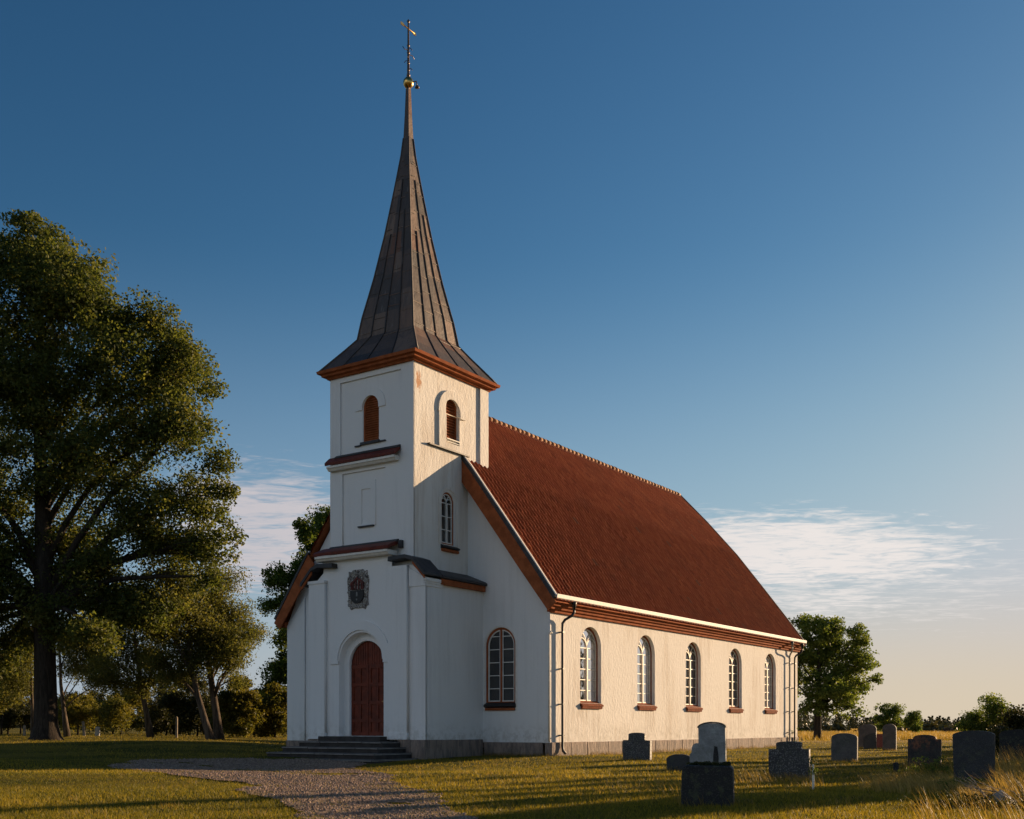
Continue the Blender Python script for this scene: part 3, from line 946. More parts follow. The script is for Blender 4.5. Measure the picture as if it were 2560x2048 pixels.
# belfry shutters
def shutter(fn, uc, hw, z0, top, rec, slats, nm):
    mb = MB(); mb.smooth = True
    mb.ring(arch(hw - 0.002, z0, top - 0.002, 16, uc), arch(hw - 0.06, z0 + 0.06, top - 0.06, 16, uc), fn, -rec - 0.05, -rec + 0.02)
    o = mb.build(nm, M['redwood'], church)
    mb = MB()
    mb.prism(arch(hw - 0.05, z0 + 0.05, top - 0.05, 16, uc), fn, -rec - 0.06, -rec - 0.05)
    zs = top - hw
    for z in np.arange(z0 + 0.1, top - 0.1, slats):
        l = hw - 0.062 if z < zs else math.sqrt(max(0.001, (hw - 0.062) ** 2 - (z - zs + 0.03) ** 2))
        mb.prism([(-rec - 0.048, z + 0.06), (-rec + 0.012, z), (-rec + 0.012, z - 0.012), (-rec - 0.048, z + 0.045)], lambda u, w_, n: fn(uc + n, w_, u), -l, l)
    mb.build('louvre', M['redwood'], o)
    return o
shutter(fp, -5.84, 0.40, 11.68, 13.36, 0.08, 0.085, 'belfry_shutter')
shutter(Fx, -1.0, 0.37, 11.9, 13.42, 0.09, 0.105, 'belfry_shutter')
mb = MB()
mb.prism([(0.09, 11.83), (0.09, 11.86), (-0.16, 11.93), (-0.16, 11.80)], lambda u, w_, n: Fx(-1.0 + n, w_, u), -0.40, 0.40)
mb.prism([(0.065, 11.74), (0.065, 11.76), (-0.12, 11.765), (-0.12, 11.74)], lambda u, w_, n: Fx(-1.0 + n, w_, u), -0.36, 0.38)
mb.build('belfry_sill', M['white'], church)
w = window(Fx, -1.25, 0.39, 7.9, 9.86, 0.08, 3, M['redwood'], M['white'], 0.05, True, None, 0)
mb = MB()
mb.prism([(0.13, 7.76), (0.13, 7.80), (-0.09, 7.93), (-0.09, 7.72), (0.004, 7.72)], lambda u, w_, n: Fx(-1.18 + n, w_, u), -0.52, 0.52)
mb.build('sill', M['black'], w, 0.005)
mb = MB()
mb.prism([(0.004, 7.62), (0.10, 7.62), (0.10, 7.717), (0.004, 7.717)], lambda u, w_, n: Fx(-1.18 + n, w_, u), -0.50, 0.50)
mb.build('sill_board', M['redwood'], w, 0.005)

# small tiled ledges across the tower front
def ledge_roof(x0, x1, y, z_hi, z_lo, out, name):
    mb = MB()
    mb.prism([(0.001, z_hi), (0.001, z_hi - 0.09), (out, z_lo - 0.10), (out + 0.02, z_lo), (out, z_lo + 0.03), (0.06, z_hi + 0.02)], lambda u, w_, n: (n, y - u, w_), x0, x1)
    r = mb.build(name, M['tile2'], church, 0.008)
    mb = MB()
    mb.prism([(0.001, z_hi - 0.02), (0.001, z_hi + 0.075), (0.06, z_hi + 0.065), (0.17, z_hi - 0.03), (0.16, z_hi - 0.06)], lambda u, w_, n: (n, y - u, w_), x0 + 0.35, x1 + 0.005)
    mb.build('flashing', M['flash'], r, 0.006)
    mb = MB()
    mb.prism([(0.002, z_lo - 0.28), (out - 0.13, z_lo - 0.28), (out - 0.07, z_lo - 0.20), (out - 0.03, z_lo - 0.19), (out - 0.03, z_lo - 0.105), (0.002, z_lo - 0.105)], lambda u, w_, n: (n, y - u, w_), x0 + 0.05, x1 - 0.08)
    mb.build('cornice', M['white'], r, 0.006)
    return r
M['tile2'] = m_plain('painted_ledge_boards', (0.16, 0.030, 0.018), 0.6, 0.35, 5.0, 0.006)
ledge_roof(TX0 - 0.02, -4.34, TY0, 11.24, 11.02, 0.30, 'ledge_roof')

# ---- entrance block in front of the gable
LX0, LX1, LY = -8.57, -3.03, -3.50
Fl = fYm(LY)
mb = MB(); mb.smooth = True
DC, DTOP = -6.05, 4.58
outer = [(LX0, 0.6), (LX1, 0.6), (LX1, 6.40), (-3.60, 6.86), (-4.55, 6.9), (-4.55, 7.45), (-7.95, 7.45), (-7.95, 6.9), (-8.0, 6.86), (LX0, 6.40)]
mb.holed(outer, [arch(1.10, 0.74, DTOP, 20, DC)], Fl, 0.30)
# inner door arch
mb.holed([(DC - 1.10, 0.74), (DC + 1.10, 0.74)] + arch(1.10, 0.74, DTOP, 20, DC)[2:], [arch(0.87, 0.75, 4.29, 20, DC)], fYm(LY + 0.30), 0.14)
hood(Fl, DC - 0.04, 1.47, 1.105, 3.56, 0.0, 0.05, mb)
mb.prism([(DC - 0.04 - 1.49, 3.44), (DC - 0.04 - 1.06, 3.44), (DC - 0.04 - 1.06, 3.559), (DC - 0.04 - 1.49, 3.559)], Fl, 0, 0.055)
mb.prism([(DC - 0.04 + 1.14, 3.44), (DC - 0.04 + 1.46, 3.44), (DC - 0.04 + 1.46, 3.559), (DC - 0.04 + 1.14, 3.559)], Fl, 0, 0.055)
# pilasters
for a, b_, tp in ((LX0 - 0.004, -7.76, 6.62), (-4.63, -3.75, 6.86)):
    mb.prism([(a, 0.63), (b_, 0.63), (b_, tp), (a, tp)], Fl, -0.02, 0.15)
    mb.prism([(a - 0.02, 0.632), (b_ + 0.02, 0.632), (b_ + 0.02, 0.86), (a - 0.02, 0.86)], Fl, -0.02, 0.175)
mb.prism([(LX0 - 0.03, 6.50), (-7.74, 6.50), (-7.74, 6.615), (LX0 - 0.03, 6.615)], Fl, -0.02, 0.19)
mb.prism([(-3.60, 0.63), (LX1 + 0.055, 0.63), (LX1 + 0.055, 6.08), (-3.60, 6.08)], Fl, -0.05, 0.05)
mb.prism([(-3.70, 6.081), (LX1 + 0.08, 6.081), (LX1 + 0.08, 6.36), (-3.70, 6.75)], Fl, -0.05, 0.08)
# right and left sides
mb.prism([(LY, 0.6), (0, 0.6), (0, 6.40), (LY, 6.40)], fXp(LX1), -0.02, 0.0)
mb.prism([(LY - 0.049, 0.631), (-2.62, 0.631), (-2.62, 6.07), (LY - 0.049, 6.07)], fXp(LX1), -0.01, 0.055)
for z0_, z1_, pr in ((6.075, 6.17, 0.085), (6.172, 6.24, 0.11), (6.243, 6.36, 0.14)):
    mb.prism([(LY - 0.05 - pr * 0.3, z0_), (-2.60 + pr * 0.2, z0_), (-2.60 + pr * 0.2, z1_), (LY - 0.05 - pr * 0.3, z1_)], fXp(LX1), 0.0, pr)
mb.prism([(LY + 0.01, 0.6), (0, 0.6), (0, 6.40), (LY + 0.01, 6.40)], fXp(LX0), 0.0, 0.02)
mb.build('porch_wall', M['plaster'], church)
# lean-to roofs beside the tower
for sgn in (1, -1):
    def q(x): return x if sgn > 0 else (TX0 + TX1) - x - 0.20
    ff = lambda u, w_, n: (q(u), n, w_)
    mb = MB()
    mb.prism([(-3.735, 6.90), (-3.735, 6.80), (-2.86, 6.40), (-2.80, 6.43), (-2.80, 6.50), (-2.88, 6.56)], ff, -2.75, -0.02)
    mb.prism([(-3.735, 7.22), (-3.735, 7.08), (-3.40, 6.98), (-2.88, 6.43), (-2.82, 6.45), (-2.84, 6.56), (-3.38, 7.10)], ff, -3.80, -2.752)
    mb.prism([(-4.52, 7.03), (-3.736, 7.08), (-3.736, 7.22), (-4.50, 7.20)], ff, -3.80, -3.30)
    r = mb.build('lean_to_roof', M['flash'], church, 0.012)
    mb = MB()
    mb.box(q(-2.99), q(-2.868), -2.74, -0.05, 6.20, 6.398)
    mb.prism([(-3.40, 6.86), (-3.40, 6.975), (-2.87, 6.425), (-2.87, 6.31)], ff, -3.76, -3.70)
    mb.build('fascia', M['redwood'], r, 0.006)
ledge_roof(-8.12, -4.42, TY0 - 0.0, 7.83, 7.58, 0.62, 'ledge_roof')
mb = MB()
mb.box(-4.36, -4.20, TY0 - 0.13, TY0 - 0.003, 7.55, 7.83)
mb.build('flashing_box', M['flash'], church, 0.01)

# door
mb = MB()
Fd = fYm(LY + 0.44)
mb.prism(arch(0.87, 0.75, 4.29, 20, DC), Fd, -0.06, -0.02)
door = mb.build('door', M['door'], church)
mb = MB()
for sgn in (-1, 1):
    # rails and stiles of each leaf
    for u0, u1 in ((0.012, 0.10), (0.39, 0.47), (0.76, 0.865)):
        mb.prism([(DC + sgn * u0, 0.76), (DC + sgn * u1, 0.76), (DC + sgn * u1, 3.42), (DC + sgn * u0, 3.42)], Fd, -0.03, 0.012)
    for z in (0.76, 1.26, 1.93, 2.60, 3.27):
        mb.prism([(DC + sgn * 0.012, z), (DC + sgn * 0.865, z), (DC + sgn * 0.865, z + 0.13), (DC + sgn * 0.012, z + 0.13)], Fd, -0.03, 0.016)
    for k in range(7):
        u = 0.06 + k * 0.115
        zt = 3.42 + math.sqrt(max(0, 0.87 ** 2 - u * u)) - 0.04
        mb.prism([(DC + sgn * u, 3.401), (DC + sgn * (u + 0.10), 3.401), (DC + sgn * (u + 0.10), max(3.42, 3.42 + math.sqrt(max(0, 0.87 ** 2 - (u + 0.10) ** 2)) - 0.03)), (DC + sgn * u, zt)], Fd, -0.03, 0.006)
mb.build('door_panelling', M['door'], door, 0.006)
mb = MB(); mb.box(DC + 0.79, DC + 0.83, LY + 0.44 - 0.06, LY + 0.44 - 0.017, 1.92, 2.10); mb.tube([(DC + 0.81, LY + 0.385, 2.03), (DC + 0.81, LY + 0.35, 2.03), (DC + 0.72, LY + 0.345, 2.03)], 0.013, 8)
mb.build('door_handle', M['gold'], door)

# coat of arms
mb = MB()
cx_, cz_ = -6.17, 6.16
ol = []
for k in range(60):
    a = 2 * math.pi * k / 60
    sx_ = math.copysign(abs(math.cos(a)) ** 0.35, math.cos(a)) * 0.50; sz_ = math.copysign(abs(math.sin(a)) ** 0.35, math.sin(a)) * 0.71
    rr = 1 + 0.05 * math.sin(9 * a) + 0.02 * math.sin(23 * a)
    ol.append((cx_ + sx_ * rr, cz_ + sz_ * rr))
mb.prism(ol, Fl, -0.01, 0.05)
crest = mb.build('coat_of_arms', M['crest'], church, 0.01)
mb = MB()
sh = [(cx_ - 0.33, 6.12), (cx_ + 0.34, 6.12)] + [(cx_ + 0.34 * math.cos(a), 6.0 - 0.36 * math.sin(a)) for a in np.linspace(0.05, math.pi - 0.05, 14)]
mb.prism(sh, Fl, 0.045, 0.10)
mb.build('shield', M['crestdark'], crest, 0.015)
mb = MB()
mb.prism([(cx_ - 0.03, 5.9), (cx_ + 0.05, 5.9), (cx_ + 0.04, 6.06), (cx_ - 0.02, 6.06)], Fl, 0.09, 0.115)
mb.prism([(cx_ - 0.03, 5.76), (cx_ + 0.03, 5.76), (cx_ + 0.03, 5.82), (cx_ - 0.03, 5.82)], Fl, 0.09, 0.115)
mb.build('shield_charge', M['grey'], crest)
mb = MB()
cr = [(cx_ - 0.31, 6.16), (cx_ + 0.31, 6.16), (cx_ + 0.33, 6.42), (cx_ + 0.2, 6.50), (cx_ + 0.1, 6.56), (cx_, 6.64), (cx_ - 0.1, 6.56), (cx_ - 0.2, 6.50), (cx_ - 0.33, 6.42)]
mb.ring(cr, [(cx_ + (u - cx_) * 0.80, 6.2 + (z - 6.2) * 0.78) for u, z in cr], Fl, 0.045, 0.10)
for u in (-0.2, -0.07, 0.07, 0.2):
    mb.prism([(cx_ + u - 0.028, 6.17), (cx_ + u + 0.028, 6.17), (cx_ + u + 0.028, 6.50), (cx_ + u - 0.028, 6.50)], Fl, 0.046, 0.085)
mb.build('crown', M['crestred'], crest, 0.006)
for sgn in (-1, 1):
    for (u, z, r0) in ((0.20, 6.72, 0.12), (0.40, 6.45, 0.09), (0.42, 6.05, 0.08), (0.38, 5.72, 0.10), (0.18, 5.56, 0.09)):
        sp = []
        for k in range(16):
            a = k * 0.6; r = r0 * (1 - k / 18)
            sp.append(Fl(cx_ + sgn * (u + r * math.cos(a)), z + r * math.sin(a), 0.065))
        mb = MB()
        mb.tube(sp, 0.020, 6)
        mb.build('scroll_ornament', M['palestone'], crest)

# cornice under the spire
def sq_ring(h, z, c=(TCX, TCY)): return [(c[0] - h, c[1] - h, z), (c[0] + h, c[1] - h, z), (c[0] + h, c[1] + h, z), (c[0] - h, c[1] + h, z)]
mb = MB()
hx, hy_ = (TX1 - TX0) / 2, (TY1 - TY0) / 2
cm = ((TX0 + TX1) / 2, (TY0 + TY1) / 2)
def rect_ring(e, z): return [(cm[0] - hx - e, cm[1] - hy_ - e, z), (cm[0] + hx + e, cm[1] - hy_ - e, z), (cm[0] + hx + e, cm[1] + hy_ + e, z), (cm[0] - hx - e, cm[1] + hy_ + e, z)]
prof = [(0.003, 14.24), (0.09, 14.24), (0.12, 14.31), (0.24, 14.33), (0.26, 14.40), (0.36, 14.43), (0.385, 14.53), (0.30, 14.56)]
rr = [[mb.vert(p) for p in rect_ring(e, z)] for e, z in prof]
for i in range(len(rr) - 1):
    for k in range(4):
        mb.face([rr[i][k], rr[i][(k + 1) % 4], rr[i + 1][(k + 1) % 4], rr[i + 1][k]], sm=False)
mb.build('tower_cornice', M['redwood'], church)

# spire: sheet metal panels on four flared faces
PS = [(2.44, 14.52), (2.08, 14.98), (1.71, 15.45), (1.375, 15.90), (1.245, 16.75), (0.955, 18.15), (0.645, 19.95), (0.375, 21.8), (0.20, 23.1), (0.135, 23.8), (0.10, 24.7), (0.07, 25.72)]
def hs_(z): return float(np.interp(z, [p[1] for p in PS], [p[0] for p in PS]))
mb = MB()
ft = lambda k, u, h, z, n=0.0: ((TCX + u, TCY - h - n, z), (TCX + h + n, TCY + u, z), (TCX - u, TCY + h + n, z), (TCX - h - n, TCY - u, z))[k]
zcol = [14.52, 14.98, 15.45, 15.90, 16.75, 17.5, 18.3, 19.1, 19.95, 20.8, 21.5, 22.1, 22.7, 23.1, 23.8, 24.7, 25.72]
for k in range(4):
    for i in range(len(zcol) - 1):
        z0_, z1_ = zcol[i], zcol[i + 1]
        ncol = 4 if z1_ < 19.2 else (3 if z1_ < 21.9 else (2 if z1_ < 23.2 else 1))
        for c in range(ncol):
            off = 0.0 if ncol == 1 else random.uniform(-0.008, 0.008)
            f0, f1 = -1 + 2 * c / ncol, -1 + 2 * (c + 1) / ncol
            h0, h1 = hs_(z0_), hs_(z1_)
            zj = random.uniform(-0.15, 0.15) if 2 < i < 13 else 0
            tt_ = random.random()
            mb.quad(ft(k, f0 * h0, h0, z0_), ft(k, f1 * h0, h0, z0_), ft(k, f1 * h1, h1, z1_), ft(k, f0 * h1, h1, z1_), tt_)
base = [mb.vert(p) for p in sq_ring(2.44, 14.515)]
mb.face(base, sm=False)
spire = mb.build('spire', M['spire'], church)
mb = MB()
for k in range(4):
    for f, ztop in ((-0.5, 20.6), (0.0, 22.6), (0.5, 21.0)):
        zs_ = [z for z in zcol if z <= ztop]
        mb.tube([ft(k, f * hs_(z) * (1 + 0.02 * math.sin(z * 3 + k)), hs_(z), z, 0.012) for z in zs_], [0.028] * len(zs_), 4, sq=True, t=0.0)
    zs_ = [z for z in zcol if z <= 24]
    mb.tube([ft(k, hs_(z), hs_(z), z, 0.005) for z in zs_], [0.05 * (0.5 + 0.5 * hs_(z) / 2.4) for z in zs_], 5, t=0.35)
    # horizontal laps
    for z in zcol[3:13]:
        h = hs_(z)
        for c in range(4):
            a = -1 + c * 0.5; zz_ = z + random.uniform(-0.2, 0.2); h = hs_(zz_)
            mb.tube([ft(k, a * h, h, zz_, 0.004), ft(k, (a + 0.5) * h, h, zz_ + random.uniform(-.02, .02), 0.004)], 0.016, 4, sq=True, t=random.random())
mb.build('standing_seams', M['spire'], spire)

# finial: gilded ball, rod, cross and small vane
fx_, fy_ = TCX, TCY
mb = MB()
mb.tube([(fx_, fy_, 25.5), (fx_, fy_, 26.1), (fx_, fy_, 28.28)], [0.075, 0.05, 0.03], 8)
mb.lathe([(0.02, 0), (0.07, 0.05), (0.06, 0.12), (0.02, 0.2)], (fx_, fy_, 26.18), 10)
for z in (26.45, 26.72, 27.12, 27.4):
    mb.lathe([(0.03, -0.06), (0.062, 0.0), (0.03, 0.06)], (fx_, fy_, z), 8)
mb.lathe([(0.01, -0.09), (0.065, 0.0), (0.01, 0.09)], (fx_, fy_, 28.33), 8)
fin = mb.build('finial', M['iron'], church)
mb = MB(); mb.lathe([(0.01, -0.215), (0.11, -0.19), (0.185, -0.09), (0.20, 0.0), (0.185, 0.09), (0.11, 0.19), (0.01, 0.215)], (fx_, fy_, 25.96), 24)
mb.build('gilded_ball', M['gold'], fin)
mb = MB()
mb.tube([(fx_, fy_ - 0.36, 28.05), (fx_, fy_ + 0.36, 28.05)], 0.026, 6)
for s_ in (-1, 1):
    mb.box(fx_ - 0.018, fx_ + 0.018, fy_ + s_ * 0.36 - 0.09, fy_ + s_ * 0.36 + 0.09, 28.0, 28.10)
mb.build('cross_arm', M['gold'], fin, 0.004)
mb = MB()
mb.tube([(fx_, fy_ - 0.34, 27.2), (fx_, fy_ - 0.22, 27.15), (fx_, fy_ - 0.1, 27.2), (fx_, fy_, 27.14), (fx_, fy_ + 0.12, 27.08), (fx_, fy_ + 0.24, 27.13), (fx_, fy_ + 0.36, 27.05)], 0.014, 6)
mb.build('scrollwork', M['iron'], fin)
for z, a in ((26.5, 0.6), (26.62, 2.3), (26.8, 3.7), (26.9, 5.2), (27.3, 1.0)):
    mb = MB()
    mb.tube([(fx_, fy_, z), (fx_ + 0.09 * math.cos(a), fy_ + 0.09 * math.sin(a), z + 0.02), (fx_ + 0.16 * math.cos(a), fy_ + 0.16 * math.sin(a), z - 0.05)], 0.014, 5)
    mb.build('curl', M['iron'], fin)
mb = MB()
mb.tube([(fx_ + 0.17, fy_ + 0.08, 25.98), (fx_ + 0.30, fy_ + 0.12, 25.98), (fx_ + 0.33, fy_ + 0.13, 25.80)], 0.022, 6)
mb.lathe([(0.03, 0.1), (0.07, 0.06), (0.09, 0.0), (0.02, -0.01)], (fx_ + 0.33, fy_ + 0.13, 25.72), 10)
mb.build('lamp_bracket', M['iron'], fin)

# entrance steps
mb = MB()
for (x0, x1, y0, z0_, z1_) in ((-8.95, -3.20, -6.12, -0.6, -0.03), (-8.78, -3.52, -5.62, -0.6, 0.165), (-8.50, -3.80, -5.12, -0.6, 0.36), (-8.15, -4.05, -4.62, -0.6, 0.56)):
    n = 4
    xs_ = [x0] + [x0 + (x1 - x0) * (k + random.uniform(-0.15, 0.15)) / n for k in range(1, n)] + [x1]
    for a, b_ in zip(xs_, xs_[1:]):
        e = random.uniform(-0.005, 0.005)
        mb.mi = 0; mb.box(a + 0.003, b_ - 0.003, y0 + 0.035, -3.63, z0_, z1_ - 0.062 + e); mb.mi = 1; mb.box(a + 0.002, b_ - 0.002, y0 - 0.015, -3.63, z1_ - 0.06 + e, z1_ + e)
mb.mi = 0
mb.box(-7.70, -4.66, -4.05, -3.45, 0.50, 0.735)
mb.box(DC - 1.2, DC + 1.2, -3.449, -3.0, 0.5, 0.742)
mb.build('entrance_steps', [M['riser_shade'], M['stonestep']], church, 0.012)

# ------------------------------------------------------------------ ground, path
def ground():
    r = np.concatenate([[0.0], np.geomspace(2.0, 2500, 210)])
    na = 300
    a = np.arange(na) * 2 * np.pi / na
    V = [(0, 0, 0)]
    X = r[1:, None] * np.sin(a)[None]; Y = r[1:, None] * np.cos(a)[None]
    V = np.concatenate([[[0, 0, tz(0, 0)]], np.stack([X, Y, terr(X, Y)], -1).reshape(-1, 3)])
    n = len(r) - 1
    i = np.arange(n - 1)[:, None] * na + np.arange(na)[None] + 1
    j = np.arange(n - 1)[:, None] * na + (np.arange(na)[None] + 1) % na + 1
    F = np.stack([i, i + na, j + na, j], -1).reshape(-1, 4)
    c0 = np.zeros((na, 4), int); k = np.arange(na)
    # first ring closed by thin quads degenerate-free: use triangles doubled through a second centre
    o = mesh_np('ground', V, F, M['ground'], smooth=True)
    tag(o, 'mown churchyard lawn running out to dry fields', 'ground', kind='structure')
    return o
ground()

PATH_PX = [(742, 2048), (700, 2000), (594, 1960), (440, 1938), (300, 1924), (270, 1912), (360, 1900), (629, 1896), (640, 1898), (900, 1905), (905, 1922), (985, 1958), (1098, 2004), (1160, 2048), (1330, 2160), (1700, 2500), (900, 2500), (800, 2120)]
PATH = np.array([gpt(a, b) for a, b in PATH_PX])
def inpoly(P, Q):
    x, y = P[..., 0], P[..., 1]
    c = np.zeros(x.shape, bool)
    for i in range(len(Q)):
        x0, y0 = Q[i]; x1, y1 = Q[i - 1]
        c ^= ((y0 > y) != (y1 > y)) & (x < (x1 - x0) * (y - y0) / (y1 - y0 + 1e-12) + x0)
    return c
def nz(x, y, s, seed=0.0):
    return (np.sin(x * s + 1.7 * np.sin(y * s * 0.7 + seed)) + np.sin(y * s * 1.3 + 1.9 * np.sin(x * s * 0.6 + seed * 2)) + np.sin((x + y) * s * 2.1 + seed)) / 3
def onpath(x, y):
    xx = x + 0.30 * nz(x, y, 0.9, 1.0) + 0.10 * nz(x, y, 4.1, 1.5); yy = y + 0.45 * nz(x, y, 0.8, 2.0) + 0.12 * nz(x, y, 3.7, 2.5)
    p = inpoly(np.stack([xx, yy], -1), PATH)
    island = nz(x, y, 0.75, 5.0) + 0.5 * nz(x, y, 2.3, 3.0) > 0.62
    return p & ~island
cell = 0.085
gx = np.arange(PATH[:, 0].min() - 1, PATH[:, 0].max() + 1, cell); gy = np.arange(PATH[:, 1].min() - 1, PATH[:, 1].max() + 1, cell)
GX, GY = np.meshgrid(gx, gy)
mask = onpath(GX + cell / 2, GY + cell / 2)
W = len(gx)
ii, jj = np.nonzero(mask[:-1, :-1])
base = ii * W + jj
Fp = np.stack([base, base + 1, base + W + 1, base + W], -1)
used, inv = np.unique(Fp, return_inverse=True)
Vp = np.stack([GX.ravel(), GY.ravel(), terr(GX, GY).ravel() + 0.02], -1)[used]
o = mesh_np('gravel_path', Vp, inv.reshape(-1, 4), M['gravel'], smooth=True)
tag(o, 'gravel path leading to the church steps', 'path', kind='structure')
# loose pebbles
n = 36000
sel = rng.integers(0, len(ii), n)
bx = gx[jj[sel]] + rng.random(n) * cell; by = gy[ii[sel]] + rng.random(n) * cell
keep = by > 9; bx, by = bx[keep], by[keep]; n = len(bx)
rad_ = 0.007 + 0.022 * rng.random(n) ** 2.2 * (0.7 + by / 45)
oct_v = np.array([[1, 0, 0], [0, 1, 0], [-1, 0, 0], [0, -1, 0], [0, 0, 1.0], [0, 0, -0.5]], float)
oct_f = np.array([[0, 1, 4], [1, 2, 4], [2, 3, 4], [3, 0, 4]])
ang = rng.random(n) * 6.28
ca, sa = np.cos(ang), np.sin(ang)
VV = np.empty((n, 6, 3))
sxy = rng.uniform(0.6, 1.3, (n, 2))
for k in range(6):
    vx, vy, vz = oct_v[k]; vx = vx * sxy[:, 0]; vy = vy * sxy[:, 1]
    VV[:, k, 0] = bx + rad_ * (ca * vx - sa * vy); VV[:, k, 1] = by + rad_ * (sa * vx + ca * vy); VV[:, k, 2] = terr(bx, by) + 0.022 + rad_ * vz
FF = (oct_f[None] + (np.arange(n) * 6)[:, None, None]).reshape(-1, 3)
o = mesh_np('pebbles', VV.reshape(-1, 3), FF, M['pebble'], tint=np.repeat(rng.random(n), 4))
tag(o, 'loose pebbles on the gravel path', 'gravel', kind='stuff')

# ------------------------------------------------------------------ grass
def church_local(x, y):
    dx, dy = x - AX, y - AY
    return dx * EX[0] + dy * EX[1], dx * EY[0] + dy * EY[1]
def blocked(x, y):
    u, v = church_local(x, y)
    b = (u > -13.45) & (u < 0.05) & (v > -0.05) & (v < 26.1)
    b |= (u > -8.62) & (u < -2.98) & (v > -3.6) & (v < 0)
    b |= (u > -8.9) & (u < -3.25) & (v > -6.08) & (v < -3)
    return b

def blades(name, x, y, h, w, lean, tint, mat, label, cat, segs=1, leandir=None):
    n = len(x)
    z = terr(x, y) - 0.01
    a = rng.random(n) * 2 * np.pi
    ld = rng.random(n) * 2 * np.pi if leandir is None else leandir + rng.normal(0, 0.6, n)
    ex, ey = np.cos(a) * w / 2, np.sin(a) * w / 2
    lx, ly = np.cos(ld) * lean * h, np.sin(ld) * lean * h
    if segs == 1:
        V = np.empty((n, 3, 3))
        V[:, 0] = np.stack([x - ex, y - ey, z], 1); V[:, 1] = np.stack([x + ex, y + ey, z], 1); V[:, 2] = np.stack([x + lx, y + ly, z + h], 1)
        F = np.arange(n * 3).reshape(n, 3); tt = tint
    else:
        k = segs + 1
        V = np.empty((n, k * 2, 3)); F = np.empty((n, segs, 4), int)
        for s in range(k):
            f = s / segs; ww = (1 - f) * 0.85 + 0.15; b = f ** 1.7
            V[:, 2 * s] = np.stack([x - ex * ww + lx * b, y - ey * ww + ly * b, z + h * f * (1 - 0.25 * lean * f)], 1)
            V[:, 2 * s + 1] = np.stack([x + ex * ww + lx * b, y + ey * ww + ly * b, z + h * f * (1 - 0.25 * lean * f)], 1)
        for s in range(segs):
            i = np.arange(n) * k * 2 + 2 * s
            F[:, s] = np.stack([i, i + 1, i + 3, i + 2], 1)
        F = F.reshape(-1, 4); tt = np.repeat(tint, segs)
    o = mesh_np(name, V.reshape(-1, 3), F, mat, tint=tt)
    return tag(o, label, cat, kind='stuff')

# lawn: spread evenly over what a viewer near the camera sees
n = 420000
pyv = HY + 14 + (2120 - HY - 14) * rng.random(n) ** 1.15
pxv = rng.uniform(-350, 2900, n)
d = EYE * FPX / (pyv - HY); xx = (pxv - CX) / FPX * d
yy = d
k = ~blocked(xx, yy) & ~(onpath(xx, yy) & (rng.random(n) < 0.88) & (rng.random(n) < np.where(onpath(xx + 0.5, yy + 0.9) & onpath(xx - 0.5, yy - 0.9), 1.0, 0.55)) & onpath(xx + 0.16, yy + 0.4) & onpath(xx - 0.16, yy - 0.4)) & (yy > 9) & (yy < 120)
xx, yy = xx[k], yy[k]; n = len(xx)
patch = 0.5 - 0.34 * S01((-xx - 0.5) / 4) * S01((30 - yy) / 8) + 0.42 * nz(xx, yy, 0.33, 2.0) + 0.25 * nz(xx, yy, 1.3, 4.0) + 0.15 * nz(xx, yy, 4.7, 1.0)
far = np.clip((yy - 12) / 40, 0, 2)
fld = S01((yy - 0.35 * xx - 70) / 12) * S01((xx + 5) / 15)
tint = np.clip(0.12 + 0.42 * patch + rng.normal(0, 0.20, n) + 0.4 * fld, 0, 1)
hh = rng.uniform(0.030, 0.070, n) * (1 + 0.25 * far) * (0.8 + 0.5 * patch) * (1 + 3.0 * fld)
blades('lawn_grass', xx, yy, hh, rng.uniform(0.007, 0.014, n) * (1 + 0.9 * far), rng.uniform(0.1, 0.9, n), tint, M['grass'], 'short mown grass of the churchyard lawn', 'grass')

# long dry grass in the right foreground, round the stones and out on the field
def scatter(n, cx, cy, rx, ry):
    return cx + rng.normal(0, rx, n), cy + rng.normal(0, ry, n)
X, Y, Hh, Tt = [], [], [], []
def meadow(n, px0, px1, py0, py1, h0, h1, t0=0.25, t1=0.9):
    py = rng.uniform(py0, py1, n); px = rng.uniform(px0, px1, n)
    d = EYE * FPX / (py - HY); x = (px - CX) / FPX * d
    m = nz(x, d, 1.1, 3.0) + rng.normal(0, 0.35, n) > -0.25
    X.append(x[m]); Y.append(d[m]); Hh.append(rng.uniform(h0, h1, m.sum())); Tt.append(rng.uniform(t0, t1, m.sum()))
meadow(2300, 2190, 2420, 1958, 1992, 0.16, 0.42)
meadow(2600, 2480, 2900, 1945, 2012, 0.25, 0.58)
meadow(1500, 2400, 2500, 1975, 2012, 0.10, 0.30)
meadow(2200, 2480, 2900, 1915, 1950, 0.3, 0.75)
meadow(900, 2150, 2300, 1945, 1985, 0.10, 0.28)
meadow(1100, 2300, 2900, 2025, 2110, 0.12, 0.42, 0.1, 0.7)
meadow(500, 1500, 1720, 1935, 1990, 0.07, 0.20)
meadow(500, 1840, 1930, 1935, 1960, 0.10, 0.26)
meadow(420, 1925, 2060, 1945, 1962, 0.10, 0.24, 0.1, 0.5)
meadow(500, 1690, 1850, 2006, 2022, 0.06, 0.16, 0.1, 0.6)
meadow(400, 2260, 2400, 1910, 1935, 0.15, 0.38, 0.05, 0.5)
